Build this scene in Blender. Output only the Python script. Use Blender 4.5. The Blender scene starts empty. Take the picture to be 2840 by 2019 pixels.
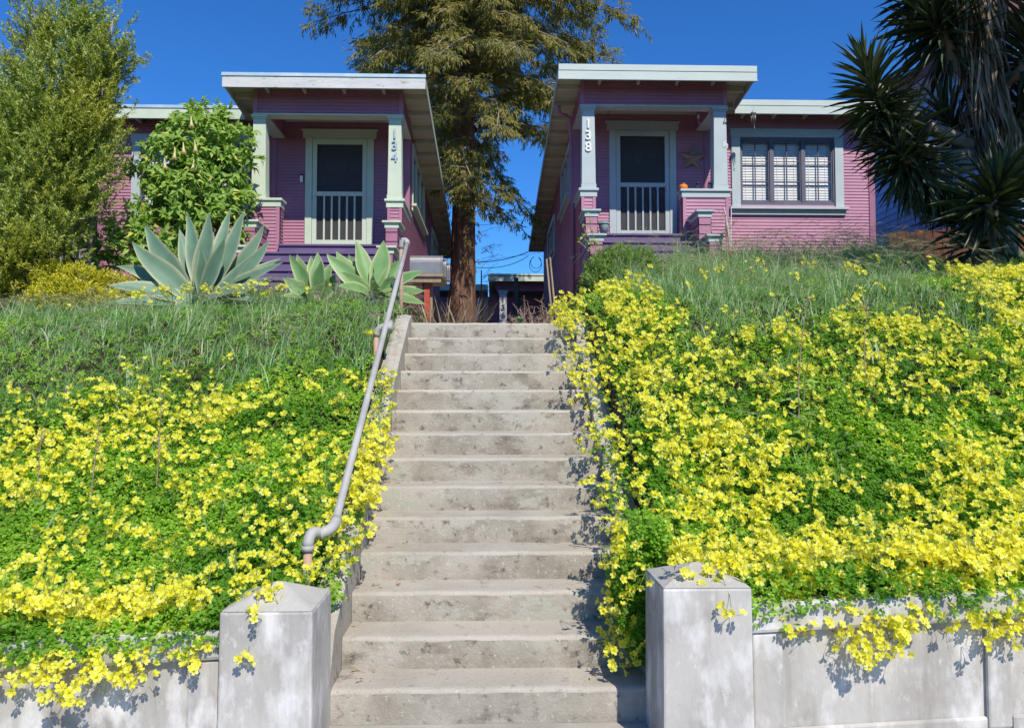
import bpy, math, random
import numpy as np
from mathutils import Vector, Matrix

# ---------------------------------------------------------------- camera, sky, sun, exposure
S = bpy.context.scene
C = S.collection
E = 1.69                                   # eye height above the landing
YAW, PITCH, F = math.radians(1.53), math.radians(2.48), 2100.0
cam_d = bpy.data.cameras.new('camera'); cam = bpy.data.objects.new('camera', cam_d); C.objects.link(cam)
cam.location = (0, 0, E); cam.rotation_euler = (math.pi/2 + PITCH, 0, -YAW)
cam_d.sensor_width = 36; cam_d.lens = 36*F/2840; cam_d.clip_end = 3000; cam_d.clip_start = .05
S.camera = cam

SUN_AZ, SUN_EL = math.radians(21.6), math.radians(47)     # azimuth: to the right of straight behind the camera
SUN = Vector((math.sin(SUN_AZ)*math.cos(SUN_EL), -math.cos(SUN_AZ)*math.cos(SUN_EL), math.sin(SUN_EL)))
w = bpy.data.worlds.new('World'); S.world = w; w.use_nodes = True
nt = w.node_tree; nt.nodes.clear()
sky = nt.nodes.new('ShaderNodeTexSky'); sky.sky_type = 'NISHITA'; sky.sun_disc = False
sky.sun_elevation = SUN_EL; sky.sun_rotation = math.pi - SUN_AZ
sky.altitude = 900; sky.air_density = 1.0; sky.dust_density = 0.1; sky.ozone_density = 4.0
hs = nt.nodes.new('ShaderNodeHueSaturation'); hs.inputs['Saturation'].default_value = 1.2
cm = nt.nodes.new('ShaderNodeMix'); cm.data_type = 'RGBA'; cm.blend_type = 'MULTIPLY'; cm.inputs[0].default_value = 1; cm.inputs[7].default_value = (.36, .62, .86, 1)
bg = nt.nodes.new('ShaderNodeBackground'); bg.inputs[1].default_value = 0.15
wo = nt.nodes.new('ShaderNodeOutputWorld')
nt.links.new(sky.outputs[0], hs.inputs['Color']); nt.links.new(hs.outputs[0], cm.inputs[6]); nt.links.new(cm.outputs[2], bg.inputs[0]); nt.links.new(bg.outputs[0], wo.inputs[0])
ld = bpy.data.lights.new('sun', 'SUN'); ld.energy = 4.1; ld.angle = math.radians(.53); ld.color = (1, .94, .83)
lo = bpy.data.objects.new('sun', ld); C.objects.link(lo); lo.rotation_euler = SUN.to_track_quat('Z', 'Y').to_euler(); lo.location = (6, -10, 14)
S.view_settings.view_transform = 'Standard'; S.view_settings.look = 'None'; S.view_settings.exposure = 0.42; S.view_settings.gamma = 1
S.cycles.use_denoising = True; S.cycles.max_bounces = 8; S.cycles.diffuse_bounces = 5; S.cycles.transparent_max_bounces = 8
S.cycles.transmission_bounces = 4; S.cycles.glossy_bounces = 2; S.cycles.caustics_reflective = False; S.cycles.caustics_refractive = False

# ---------------------------------------------------------------- helpers
rng = np.random.default_rng(7); random.seed(7)
_f = Vector((math.sin(YAW)*math.cos(PITCH), math.cos(YAW)*math.cos(PITCH), math.sin(PITCH)))
_r = Vector((math.cos(YAW), -math.sin(YAW), 0)); _u = _r.cross(_f)
def P(u, v, d):
    """the point at depth d (metres along Y) seen at photo coordinates u, v: used to read positions off the photograph"""
    k = _r*((u-1420)/F) - _u*((v-1009.5)/F) + _f
    return Vector((0, 0, E)) + k*(d/k.y)
def tag(o, label, cat, group=None, kind=None):
    o['label'] = label; o['category'] = cat
    if group: o['group'] = group
    if kind: o['kind'] = kind
    return o
def empty(name, loc, label, cat, group=None):
    o = bpy.data.objects.new(name, None); C.objects.link(o); o.location = loc; o.empty_display_size = .1
    return tag(o, label, cat, group)
def link(name, me, parent=None):
    o = bpy.data.objects.new(name, me); C.objects.link(o)
    if parent is not None:
        o.parent = parent
        if parent.type == 'EMPTY': o.matrix_parent_inverse = Matrix.Translation(-parent.location)
    return o

class MB:
    """collects world-space shapes that become ONE mesh object"""
    def __init__(s): s.v = []; s.f = []
    def poly(s, pts, faces):
        b = len(s.v); s.v += [tuple(p) for p in pts]; s.f += [tuple(b+i for i in f) for f in faces]; return s
    def box(s, x0, x1, y0, y1, z0, z1, fn=None):
        x0, x1 = min(x0, x1), max(x0, x1)
        p = [(x0,y0,z0),(x1,y0,z0),(x1,y1,z0),(x0,y1,z0),(x0,y0,z1),(x1,y0,z1),(x1,y1,z1),(x0,y1,z1)]
        if fn: p = [fn(*q) for q in p]
        return s.poly(p, [(0,3,2,1),(4,5,6,7),(0,1,5,4),(1,2,6,5),(2,3,7,6),(3,0,4,7)])
    def tube(s, pts, rad, n=10, cap=True, jit=0):
        pts = [Vector(p) for p in pts]; m = len(pts)
        rad = rad if hasattr(rad, '__len__') else [rad]*m
        b = len(s.v); ref = None
        for i, p in enumerate(pts):
            t = (pts[min(i+1, m-1)] - pts[max(i-1, 0)]).normalized()
            if ref is None: ref = t.orthogonal().normalized()
            ref = (ref - t*ref.dot(t)); ref = ref.normalized() if ref.length > 1e-6 else t.orthogonal().normalized()
            bi = t.cross(ref)
            for k in range(n):
                a = 2*math.pi*k/n; r = rad[i]*(1 + (random.uniform(-jit, jit) if jit else 0))
                s.v.append(tuple(p + ref*math.cos(a)*r + bi*math.sin(a)*r))
        for i in range(m-1):
            for k in range(n):
                k2 = (k+1) % n; s.f.append((b+i*n+k, b+i*n+k2, b+(i+1)*n+k2, b+(i+1)*n+k))
        if cap: s.f.append(tuple(b+k for k in range(n-1, -1, -1))); s.f.append(tuple(b+(m-1)*n+k for k in range(n)))
        return s
    def lathe(s, c, prof, n=20, axis=(0,0,1)):
        q = Vector((0,0,1)).rotation_difference(Vector(axis)); b = len(s.v); c = Vector(c); m = len(prof)
        for r, z in prof:
            for k in range(n):
                a = 2*math.pi*k/n; s.v.append(tuple(c + q @ Vector((r*math.cos(a), r*math.sin(a), z))))
        for i in range(m-1):
            for k in range(n):
                k2 = (k+1) % n; s.f.append((b+i*n+k, b+i*n+k2, b+(i+1)*n+k2, b+(i+1)*n+k))
        s.f.append(tuple(b+k for k in range(n-1, -1, -1))); s.f.append(tuple(b+(m-1)*n+k for k in range(n)))
        return s
    def build(s, name, mat, parent=None, smooth=False, bevel=0, seg=1):
        me = bpy.data.meshes.new(name); me.from_pydata(s.v, [], s.f); me.materials.append(mat); me.update()
        if smooth:
            for p in me.polygons: p.use_smooth = True
        o = link(name, me, parent)
        if bevel:
            m = o.modifiers.new('bevel', 'BEVEL'); m.width = bevel; m.segments = seg; m.limit_method = 'ANGLE'
        return o

def npmesh(name, V, T, mats, midx=None, parent=None, smooth=False):
    """triangles from numpy arrays: V (n,3), T (m,3)"""
    V = np.ascontiguousarray(V, np.float32); T = np.ascontiguousarray(T, np.int32)
    me = bpy.data.meshes.new(name); me.vertices.add(len(V)); me.vertices.foreach_set('co', V.ravel())
    me.loops.add(T.size); me.loops.foreach_set('vertex_index', T.ravel())
    me.polygons.add(len(T)); me.polygons.foreach_set('loop_start', np.arange(0, T.size, 3, dtype=np.int32))
    for m in (mats if isinstance(mats, (list, tuple)) else [mats]): me.materials.append(m)
    if midx is not None: me.polygons.foreach_set('material_index', np.ascontiguousarray(midx, np.int32))
    if smooth: me.polygons.foreach_set('use_smooth', np.ones(len(T), bool))
    me.update(calc_edges=True); me.validate()
    return link(name, me, parent) if name else me
def unit(a): return a/np.maximum(np.linalg.norm(a, axis=-1, keepdims=True), 1e-9)
def stamp(tv, tt, pos, X, Y, Z):
    """one copy of the template (tv verts, tt tris) per row: local x,y,z along X,Y,Z (scaled rows)"""
    n, k = len(pos), len(tv)
    V = pos[:, None, :] + tv[None, :, 0:1]*X[:, None, :] + tv[None, :, 1:2]*Y[:, None, :] + tv[None, :, 2:3]*Z[:, None, :]
    T = tt[None] + (np.arange(n)*k)[:, None, None]
    return V.reshape(-1, 3), T.reshape(-1, 3)
def leaf_frames(t, nrm):
    t = unit(t); nrm = unit(nrm - (nrm*t).sum(1, keepdims=True)*t); return np.cross(t, nrm), t, nrm
def join(parts):
    Vs, Ts, b = [], [], 0
    for V, T in parts: Vs.append(V); Ts.append(T+b); b += len(V)
    return np.concatenate(Vs), np.concatenate(Ts)
def rdir(n, up=0.0):
    a = rng.normal(size=(n, 3)); a[:, 2] += up; return unit(a)
_ph = rng.uniform(0, 6.28, (24,)); _k = rng.uniform(.5, 1.5, (24, 2))*np.where(rng.random((24, 2)) < .5, -1, 1)
def noise2(x, y, f=1.0):
    """smooth noise, about -1..1"""
    s = 0
    for i in range(8): s = s + np.sin(f*(_k[i, 0]*x + _k[i, 1]*y)*(1+.35*i) + _ph[i] + 1.3*np.sin(f*(_k[i+8, 0]*y - _k[i+8, 1]*x) + _ph[i+8]))/(1+.3*i)
    return s/3.2
LEAF4 = (np.array([[0,0,0],[-.5,.45,.06],[0,1,-.05],[.5,.45,.06]], float), np.array([[0,3,2],[0,2,1]]))
LEAF5 = (np.array([[0,0,0],[-.5,.42,.14],[0,1,-.22],[.5,.42,.14],[0,.5,0]], float), np.array([[0,4,1],[1,4,2],[0,3,4],[3,2,4]]))
HEART = (np.array([[0,0,0],[-.55,.62,.12],[-.33,1.02,.08],[0,.82,0],[.33,1.02,.08],[.55,.62,.12]], float), np.array([[0,3,2],[0,2,1],[0,5,4],[0,4,3]]))
KITE = (np.array([[0,0,0],[-.5,.8,.1],[0,.86,0],[.5,.8,.1]], float), np.array([[0,2,1],[0,3,2]]))

# ---------------------------------------------------------------- materials
def M(name, base, rough=.7, vary=None, scale=3, bump=0, bscale=40, spec=.3, stretch=None, metal=0, detail=6, lo=.35, hi=.65, extra=None, coat=0):
    """principled with optional noise mix of base with vary, optional bump, and extra = list of (color, scale, lo, hi, stretch) noise patches"""
    m = bpy.data.materials.new(name); m.use_nodes = True; n = m.node_tree.nodes; L = m.node_tree.links
    b = n['Principled BSDF']; b.inputs['Roughness'].default_value = rough; b.inputs['Specular IOR Level'].default_value = spec; b.inputs['Metallic'].default_value = metal
    b.inputs['Base Color'].default_value = (*base, 1)
    tc = n.new('ShaderNodeTexCoord'); col = None
    def nz(sc, st, det=detail):
        t = n.new('ShaderNodeTexNoise'); t.inputs['Scale'].default_value = sc; t.inputs['Detail'].default_value = det; t.inputs['Roughness'].default_value = .6
        mp = n.new('ShaderNodeMapping'); mp.inputs['Scale'].default_value = st or (1,1,1)
        L.new(tc.outputs['Object'], mp.inputs[0]); L.new(mp.outputs[0], t.inputs[0]); return t
    layers = ([(vary, scale, lo, hi, stretch)] if vary else []) + list(extra or [])
    for c, sc, a, h, st in layers:
        t = nz(sc, st); r = n.new('ShaderNodeMapRange'); r.inputs[1].default_value = a; r.inputs[2].default_value = h; L.new(t.outputs[0], r.inputs[0])
        mx = n.new('ShaderNodeMix'); mx.data_type = 'RGBA'; L.new(r.outputs[0], mx.inputs[0])
        if col is None: mx.inputs[6].default_value = (*base, 1)
        else: L.new(col, mx.inputs[6])
        mx.inputs[7].default_value = (*c, 1); col = mx.outputs[2]
    if col: L.new(col, b.inputs['Base Color'])
    if bump:
        t = nz(bscale, stretch, 4); bp = n.new('ShaderNodeBump'); bp.inputs['Strength'].default_value = bump; bp.inputs['Distance'].default_value = .01
        L.new(t.outputs[0], bp.inputs['Height']); L.new(bp.outputs[0], b.inputs['Normal'])
    return m
def LEAFM(name, ramp, trans=.3, rough=.45, spec=.35, tint=(1.1, 1.25, .6), big=None):
    """leaf: colour by random per leaf along ramp [(pos, rgb)], part translucent; big = (rgb, scale) slow variation over the plant"""
    m = bpy.data.materials.new(name); m.use_nodes = True; n = m.node_tree.nodes; L = m.node_tree.links
    b = n['Principled BSDF']; b.inputs['Roughness'].default_value = rough; b.inputs['Specular IOR Level'].default_value = spec
    g = n.new('ShaderNodeNewGeometry'); r = n.new('ShaderNodeValToRGB'); L.new(g.outputs['Random Per Island'], r.inputs[0])
    while len(r.color_ramp.elements) < len(ramp): r.color_ramp.elements.new(.5)
    for e, (p, c) in zip(r.color_ramp.elements, ramp): e.position = p; e.color = (*c, 1)
    col = r.outputs[0]
    if big:
        tc = n.new('ShaderNodeTexCoord'); t = n.new('ShaderNodeTexNoise'); t.inputs['Scale'].default_value = big[1]; L.new(tc.outputs['Object'], t.inputs[0])
        mr = n.new('ShaderNodeMapRange'); mr.inputs[1].default_value = .42; mr.inputs[2].default_value = .62; L.new(t.outputs[0], mr.inputs[0])
        mx = n.new('ShaderNodeMix'); mx.data_type = 'RGBA'; L.new(mr.outputs[0], mx.inputs[0]); L.new(col, mx.inputs[6]); mx.inputs[7].default_value = (*big[0], 1); col = mx.outputs[2]
    L.new(col, b.inputs['Base Color'])
    tr = n.new('ShaderNodeBsdfTranslucent'); mu = n.new('ShaderNodeMix'); mu.data_type = 'RGBA'; mu.blend_type = 'MULTIPLY'; mu.inputs[0].default_value = 1
    L.new(col, mu.inputs[6]); mu.inputs[7].default_value = (*tint, 1); L.new(mu.outputs[2], tr.inputs[0])
    ms = n.new('ShaderNodeMixShader'); ms.inputs[0].default_value = trans; L.new(b.outputs[0], ms.inputs[1]); L.new(tr.outputs[0], ms.inputs[2])
    L.new(ms.outputs[0], n['Material Output'].inputs[0]); return m
def GLASS(name, tint=(.97,.98,1), refl=.04):
    m = bpy.data.materials.new(name); m.use_nodes = True; n = m.node_tree.nodes; L = m.node_tree.links
    n.remove(n['Principled BSDF'])
    t = n.new('ShaderNodeBsdfTransparent'); t.inputs[0].default_value = (*tint, 1); g = n.new('ShaderNodeBsdfGlossy'); g.inputs['Roughness'].default_value = .03
    lw = n.new('ShaderNodeLayerWeight'); lw.inputs[0].default_value = .25; mr = n.new('ShaderNodeMapRange'); mr.inputs[3].default_value = refl; mr.inputs[4].default_value = .9
    L.new(lw.outputs['Facing'], mr.inputs[0]); ms = n.new('ShaderNodeMixShader'); L.new(mr.outputs[0], ms.inputs[0]); L.new(t.outputs[0], ms.inputs[1]); L.new(g.outputs[0], ms.inputs[2])
    L.new(ms.outputs[0], n['Material Output'].inputs[0]); return m

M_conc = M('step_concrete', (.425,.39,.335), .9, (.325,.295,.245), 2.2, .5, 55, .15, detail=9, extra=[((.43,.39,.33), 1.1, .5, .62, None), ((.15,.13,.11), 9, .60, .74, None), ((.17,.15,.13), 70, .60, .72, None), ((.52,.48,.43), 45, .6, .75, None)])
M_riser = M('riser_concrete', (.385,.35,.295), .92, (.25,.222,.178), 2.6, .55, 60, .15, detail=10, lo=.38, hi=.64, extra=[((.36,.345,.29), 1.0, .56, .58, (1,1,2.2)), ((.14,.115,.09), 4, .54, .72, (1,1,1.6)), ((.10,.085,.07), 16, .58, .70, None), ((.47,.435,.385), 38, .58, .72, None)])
M_wall = M('weathered_white_concrete', (.465,.442,.405), .85, (.305,.287,.262), 2.3, .35, 30, .2, stretch=(1,1,.45), detail=10, lo=.40, hi=.64, extra=[((.64,.62,.60), 6, .50, .66, (1,1,.5)), ((.60,.58,.56), 24, .58, .78, (1,1,.6)), ((.26,.235,.205), 6, .57, .78, (1.3,1.3,.10)), ((.30,.27,.235), 2.2, .58, .72, None), ((.18,.16,.14), 55, .66, .76, None)])
M_cap = M('pier_cap_concrete', (.47,.45,.405), .9, (.38,.36,.32), 3, .4, 50, .15, extra=[((.55,.53,.49), 30, .6, .75, None), ((.2,.18,.16), 60, .66, .76, None)])
M_pave = M('pavement_concrete', (.40,.375,.335), .9, (.30,.28,.245), 2.0, .4, 60, .15, extra=[((.18,.16,.14), 60, .62, .75, None)])
M_soil = M('bank_soil', (.05,.04,.028), 1, (.03,.03,.016), 6, .6, 30, .05)
M_pipe = M('galvanised_pipe', (.41,.40,.375), .6, (.33,.32,.30), 6, .1, 80, .35)
M_rust = M('rusty_pipe', (.46,.26,.17), .7, (.36,.30,.26), 9, .3, 70, .25)
M_siding = M('plum_siding', (.40,.178,.255), .55, (.345,.15,.22), 1.6, 0, 40, .3, stretch=(1,1,.5))
M_mauve = M('faded_mauve_siding', (.445,.215,.305), .6, (.385,.18,.265), 1.6, 0, 40, .25, stretch=(1,1,.5), extra=[((.48,.25,.35), 5, .6, .75, (.4,1,3))])
M_plum = M('plum_trim', (.35,.14,.225), .5, (.295,.12,.19), 3, 0, 40, .35)
M_deck = M('purple_deck_paint', (.155,.10,.20), .45, (.12,.08,.165), 2.5, .05, 60, .4)
M_mint = M('pale_mint_trim', (.55,.61,.47), .5, (.48,.545,.43), 3, .08, 60, .35)
M_mintw = M('weathered_fascia_paint', (.60,.60,.585), .75, (.50,.51,.50), 4, .3, 40, .2, stretch=(.4,1,2.5), extra=[((.34,.27,.2), 6, .60, .66, (.5,1,2.6)), ((.5,.44,.36), 14, .60, .68, (.6,1,2))])
M_drip = M('dull_metal_drip_edge', (.34,.48,.58), .5, (.52,.60,.64), 2.5, 0, 40, .4, metal=.2, extra=[((.1,.12,.14), 3, .64, .72, None)])
M_blue = M('pale_blue_grey_trim', (.43,.485,.495), .5, (.385,.44,.455), 3, .08, 60, .35)
M_bluef = M('pale_fascia_paint', (.50,.56,.52), .55, (.45,.51,.485), 3, .12, 50, .3, stretch=(.4,1,2), extra=[((.40,.43,.42), 7, .62, .72, (.4,1,3))])
M_soff = M('soffit_boards', (.52,.49,.39), .8, (.45,.42,.34), 3, .1, 50, .15, stretch=(.3,3,1))
M_roofm = M('roof_felt', (.24,.24,.25), .9, (.18,.18,.19), 3, .2, 50, .1)
M_sash = M('dark_window_sash', (.12,.12,.165), .5, (.095,.095,.135), 4, 0, 40, .35)
M_blind = M('white_blind_slats', (.93,.91,.87), .6, (.90,.88,.84), 2)
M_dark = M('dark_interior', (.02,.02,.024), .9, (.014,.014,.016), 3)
M_door = M('dark_door', (.05,.045,.05), .6, (.035,.03,.035), 3)
M_glass = GLASS('window_glass'); M_dglass = GLASS('dark_window_glass', (.4,.43,.5), .14)
def screen_mat():
    m = bpy.data.materials.new('insect_screen'); m.use_nodes = True; n = m.node_tree.nodes; L = m.node_tree.links
    b = n['Principled BSDF']; b.inputs['Base Color'].default_value = (.06,.055,.06,1); b.inputs['Roughness'].default_value = .7
    t = n.new('ShaderNodeBsdfTransparent'); s = n.new('ShaderNodeMixShader'); s.inputs[0].default_value = .6
    L.new(t.outputs[0], s.inputs[1]); L.new(b.outputs[0], s.inputs[2]); L.new(s.outputs[0], n['Material Output'].inputs[0]); return m
M_screen = screen_mat()
M_num = M('brushed_number', (.62,.62,.62), .35, (.5,.5,.5), 30, metal=.6, spec=.5)
M_numw = M('white_number', (.8,.8,.8), .4, (.7,.72,.72), 30)
M_black = M('black_metal', (.03,.03,.035), .45, (.045,.045,.05), 20, metal=.3, spec=.5)
M_white = M('white_paint', (.78,.78,.76), .5, (.7,.7,.69), 10)
M_bark = M('redwood_bark', (.21,.12,.08), .95, (.115,.07,.052), 3.2, .9, 9, .1, stretch=(6,6,.5), extra=[((.30,.20,.145), 4, .56, .68, (7,7,.4))])
M_twig = M('grey_twig', (.22,.18,.14), .9, (.30,.26,.21), 8)
M_stem = M('green_stem', (.10,.17,.04), .7, (.16,.2,.06), 8)
M_metalbox = M('grey_mailbox_metal', (.30,.28,.265), .4, (.25,.225,.21), 5, .05, 60, .5, metal=.55)
M_red = M('red_post_paint', (.48,.075,.045), .55, (.38,.06,.04), 6, .1, 50)
M_fence = M('redwood_fence_boards', (.20,.08,.05), .8, (.14,.06,.04), 3, .3, 30, .2, stretch=(4,4,.4))
M_bluewall = M('blue_house_siding', (.26,.37,.64), .6, (.23,.34,.60), 2)
M_brown = M('brown_fascia', (.17,.07,.07), .7, (.14,.06,.06), 3)
M_greyroof = M('grey_shingle_roof', (.33,.32,.31), .9, (.26,.25,.25), 8, .3, 30)
M_wood = M('weathered_wood', (.33,.24,.16), .85, (.25,.18,.12), 4, .2, 30, stretch=(4,4,.4))
M_rock = M('grey_rock', (.36,.34,.31), .9, (.25,.24,.22), 6, .6, 18, .15)
# ---------------------------------------------------------------- ground, steps, walls
TILT = .045
yp = np.array([2.0,3.7,4.2,5,6,7.8,9.5,12,14.6,20,60]); zp = np.array([-1.14,-1.07,-1.02,-.60,-.02,.90,1.22,1.80,2.20,2.5,3.0])
def bank_z(x, y):
    z = np.interp(y, yp, zp) + TILT*np.asarray(x) + E
    t = np.clip((np.abs(x)-1.0)/.9, 0, 1); k = (1-t*t*(3-2*t))*np.clip((np.asarray(y)-8.0)/.8, 0, 1)     # slopes down to the path behind the steps
    return z*(1-k) + k*np.minimum(z, .78+E+.04*np.clip(np.asarray(y)-12, 0, 30))
def sheet(name, xs, ys, fz, mat, kind='structure', label=None, cat=None):
    gx, gy = np.meshgrid(xs, ys); V = np.stack([gx, gy, fz(gx, gy)], -1).reshape(-1, 3); nx, ny = len(xs), len(ys)
    i = (np.arange(ny-1)[:, None]*nx + np.arange(nx-1)[None]).ravel()
    T = np.concatenate([np.stack([i, i+1, i+nx+1], 1), np.stack([i, i+nx+1, i+nx], 1)])
    o = npmesh(name, V, T, mat, smooth=True); tag(o, label, cat, None, kind); return o
sheet('ground', np.linspace(-400, 400, 9), np.linspace(-400, 700, 9), lambda x, y: 0*x - .6, M_soil, label='bare earth reaching to the horizon behind the houses', cat='ground')
sheet('pavement', np.linspace(-9, 9, 19), np.linspace(-4, 4.05, 9), lambda x, y: TILT*np.sign(x)*np.maximum(np.abs(x)-1.0, 0), M_pave, label='pale concrete pavement at the foot of the steps and walls', cat='pavement')
ysb = np.concatenate([[3.741], np.linspace(3.743, 10, 60), np.linspace(10.3, 60, 40)])
for sgn, nm, lb in ((-1, 'hill_left', 'flower covered slope left of the concrete steps'), (1, 'hill_right', 'flower covered slope right of the concrete steps')):
    xs = sgn*np.concatenate([[.984], np.linspace(.985, 7, 50), np.linspace(7.4, 40, 20)])
    sheet(nm, xs if sgn > 0 else xs[::-1], ysb, lambda x, y: bank_z(x, y) + .04*noise2(x*2, y*2) - 1.2*(np.abs(x) < .9845) - .9*(y < 3.742), M_soil, label=lb, cat='hillside')
MBp = MB()
for y0, y1, z in ((8.08, 12.5, .755), (12.5, 20, 1.0), (20, 40, 1.3)): MBp.box(-.965, .965, y0, y1, -.5, z+E)
o = MBp.build('path', M_pave); tag(o, 'concrete path running back between the two purple bungalows', 'path', kind='structure')

H, R, Y0, Z0 = .175, .2924, 4.0, -1.512+E
XL, XR = -.83, .835
steps = empty('concrete_steps', (0, 4, 0), 'long flight of worn concrete steps climbing between two flowering banks', 'steps')
for k in range(14):
    y = Y0 + R*k; z = Z0 + H*k; b = MB(); n = 40
    y1 = y + R + (.02 if k < 13 else .0)
    # profile of one step: riser face, rounded worn nose, tread
    pr = [(y+.002, z-H-.002), (y+.0, z-.022), (y+.006, z-.008), (y+.02, z-.001), (y+.05, z-.0), (y1, z+.002)]
    rows = []
    for i in range(n+1):
        x = XL + (XR-XL)*i/n
        for j, (yy, zz) in enumerate(pr):
            wv = .0018*math.sin(x*9+k*2.1) + .0018*math.sin(x*23+k*5.3) + random.uniform(-.0015, .0015)
            edge = 1 if 1 <= j <= 3 else .25
            rows.append((x, yy + wv*edge*.9, zz + (wv*.8*edge if j else 0)))
    m = len(pr)
    b.poly(rows, [(i*m+j, (i+1)*m+j, (i+1)*m+j+1, i*m+j+1) for i in range(n) for j in range(m-1)])
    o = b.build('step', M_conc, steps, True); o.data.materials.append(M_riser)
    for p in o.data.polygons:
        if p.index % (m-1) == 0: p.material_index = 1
core = MB()
prof = [(Y0+.03, -.1)] + sum([[(Y0+.03+R*k, Z0+H*k-.02), (Y0+.03+R*(k+1), Z0+H*k-.02)] for k in range(14)], []) + [(Y0+R*14, -.1)]
n = len(prof)
core.poly([(XL+.01, y, z) for y, z in prof] + [(XR-.01, y, z) for y, z in prof], [tuple(range(n)), tuple(range(2*n-1, n-1, -1))] + [(i, i+n, (i+1) % n+n, (i+1) % n) for i in range(n)])
core.build('core', M_conc, steps)
def stringer(x0, x1, up):
    b = MB(); pf = [(3.98, -.1), (3.98, Z0+.06+up), (4.1, Z0+.28+up)]
    for k in range(1, 13): pf.append((4.1+.29*k, Z0+.28+up+.1*0+ (.5985*.29*k) - .008*k))
    pf += [(7.85, .80+E+.05), (8.08, .79+E), (8.08, -.1)]
    n = len(pf); nx = 4
    pts = []
    for i in range(nx+1):
        x = x0+(x1-x0)*i/nx
        for y, z in pf: pts.append((x, y, z + (random.uniform(-.006, .006) if z > 0 else 0) - (.012 if i in (0, nx) else 0)))
    fs = [tuple(range(n)), tuple(range(nx*n+n-1, nx*n-1, -1))]
    for i in range(nx):
        for j in range(n): fs.append((i*n+j, i*n+(j+1) % n, (i+1)*n+(j+1) % n, (i+1)*n+j)[::-1])
    b.poly(pts, fs); return b
stringer(-.98, -.832, 0).build('stringer', M_conc, steps)
stringer(.837, .985, -.13).build('stringer', M_conc, steps)

def gate_pier(x0, x1, ztop, zapex, label):
    root = empty('gate_pier', ((x0+x1)/2, 3.82, 0), label, 'pier')
    b = MB(); t = .006; y0, y1 = 3.6, 4.02
    p = [(x0-t, y0-t, -.3), (x1+t, y0-t, -.3), (x1+t, y1, -.3), (x0-t, y1, -.3), (x0, y0, ztop), (x1, y0, ztop), (x1, y1, ztop), (x0, y1, ztop)]
    b.poly(p, [(0,3,2,1),(0,1,5,4),(1,2,6,5),(2,3,7,6),(3,0,4,7),(4,5,6,7)])
    b.build('shaft', M_wall, root, bevel=.012, seg=2)
    c = MB(); xm, ym = (x0+x1)/2, (y0+y1)/2+.01
    c.poly([(x0+.004, y0+.004, ztop+.001), (x1-.004, y0+.004, ztop+.001), (x1-.004, y1-.004, ztop+.001), (x0+.004, y1-.004, ztop+.001), (xm-.01, ym, zapex), (xm+.01, ym, zapex)], [(0,1,5,4),(1,2,5),(2,3,4,5),(3,0,4)])
    c.build('cap', M_cap, root, bevel=.018, seg=3)
    return root
gate_pier(-1.265, -.835, -1.0+E, -.905+E, 'whitish concrete gate pier with blunt pyramid top left of the steps')
gate_pier(.81, 1.235, -.905+E, -.825+E, 'whitish concrete gate pier with yellow blossoms on its top right of the steps')
def retaining(sgn, x0, x1, ztop, label):
    root = empty('retaining_wall', (sgn*(x0+x1)/2, 3.75, 0), label, 'retaining wall')
    sh = lambda x, y, z: (x, y, z + TILT*(x - sgn*x0))
    b = MB(); b.box(sgn*x0, sgn*x1, 3.70, 3.9, -.5, ztop+E-.004, sh)
    # raised stiles and rails frame recessed panels
    xs = x0 + .02; first = True
    pan = 1.0
    while xs < x1-.5:
        st = .12 if not first else .15
        b.box(sgn*xs, sgn*(xs+st), 3.672, 3.699, -1.66+E, ztop-.141+E, sh); xs += st
        b.box(sgn*(xs+.001), sgn*(xs+pan-.001), 3.674, 3.699, -1.72+E, -1.60+E, sh); xs += pan; first = False
    b.build('panel_wall', M_wall, root, bevel=.012, seg=2)
    c = MB(); c.box(sgn*(x0+.002), sgn*x1, 3.655, 3.93, ztop-.14+E, ztop+E, sh); c.build('coping', M_wall, root, bevel=.02, seg=2)
retaining(-1, 1.268, 8.5, -1.10, 'low whitish concrete wall under the flowers left of the steps')
retaining(1, 1.238, 8.5, -1.0, 'panelled whitish concrete wall under the flowers right of the steps')

# pipe handrail
rail = empty('handrail', (-1.0, 4.25, .55), 'grey galvanised pipe handrail on rusty posts left of the steps', 'handrail')
A, B, D = Vector((-.9, 4.4, -.744+E)), Vector((-.905, 6.68, .623+E)), Vector((-.955, 8.5, 1.735+E))
MB().tube([A+Vector((0,-.01,0))] + [A.lerp(D, t) for t in (.25,.5,.75)] + [D], .0245, 14).build('rail_pipe', M_pipe, rail, True)
def elbow(p0, c, p1, r=.034, n=7):
    return [Vector(p0).lerp(Vector(c), t).lerp(Vector(c).lerp(Vector(p1), t), t) for t in [i/n for i in range(n+1)]]
pt = Vector((-1.015, 4.25, -.80+E))
e1 = elbow(A+Vector((0,.06,.035)), A+Vector((0,-.05,-.02)), A+Vector((-.075,-.06,-.025)))
e2 = elbow(A+Vector((-.07,-.06,-.025)), pt+Vector((0,.02,.075)), pt+Vector((0,0,-.03)))
b = MB(); b.tube(e1, .031, 14); b.tube(e2, .031, 14); b.tube([pt+Vector((0,0,-.05)), pt+Vector((0,0,-.02))], .034, 14); b.tube([A+Vector((-.06,-.06,-.025)), A+Vector((-.045,-.06,-.025))], .035, 14)
b.build('elbow_fitting', M_pipe, rail, True)
MB().tube([pt+Vector((0,0,-.04)), Vector((-1.015, 4.25, -1.25+E))], .0235, 14).build('post', M_rust, rail, True)
pb = B + Vector((-.115, .02, -.03))
MB().tube([B-Vector((0,.05,.03)), B+Vector((0,.05,.03))], .034, 14).tube(elbow(B, pb+Vector((0,0,.03)), pb+Vector((0,0,-.06))), .031, 14).build('tee_fitting', M_pipe, rail, True)
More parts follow.
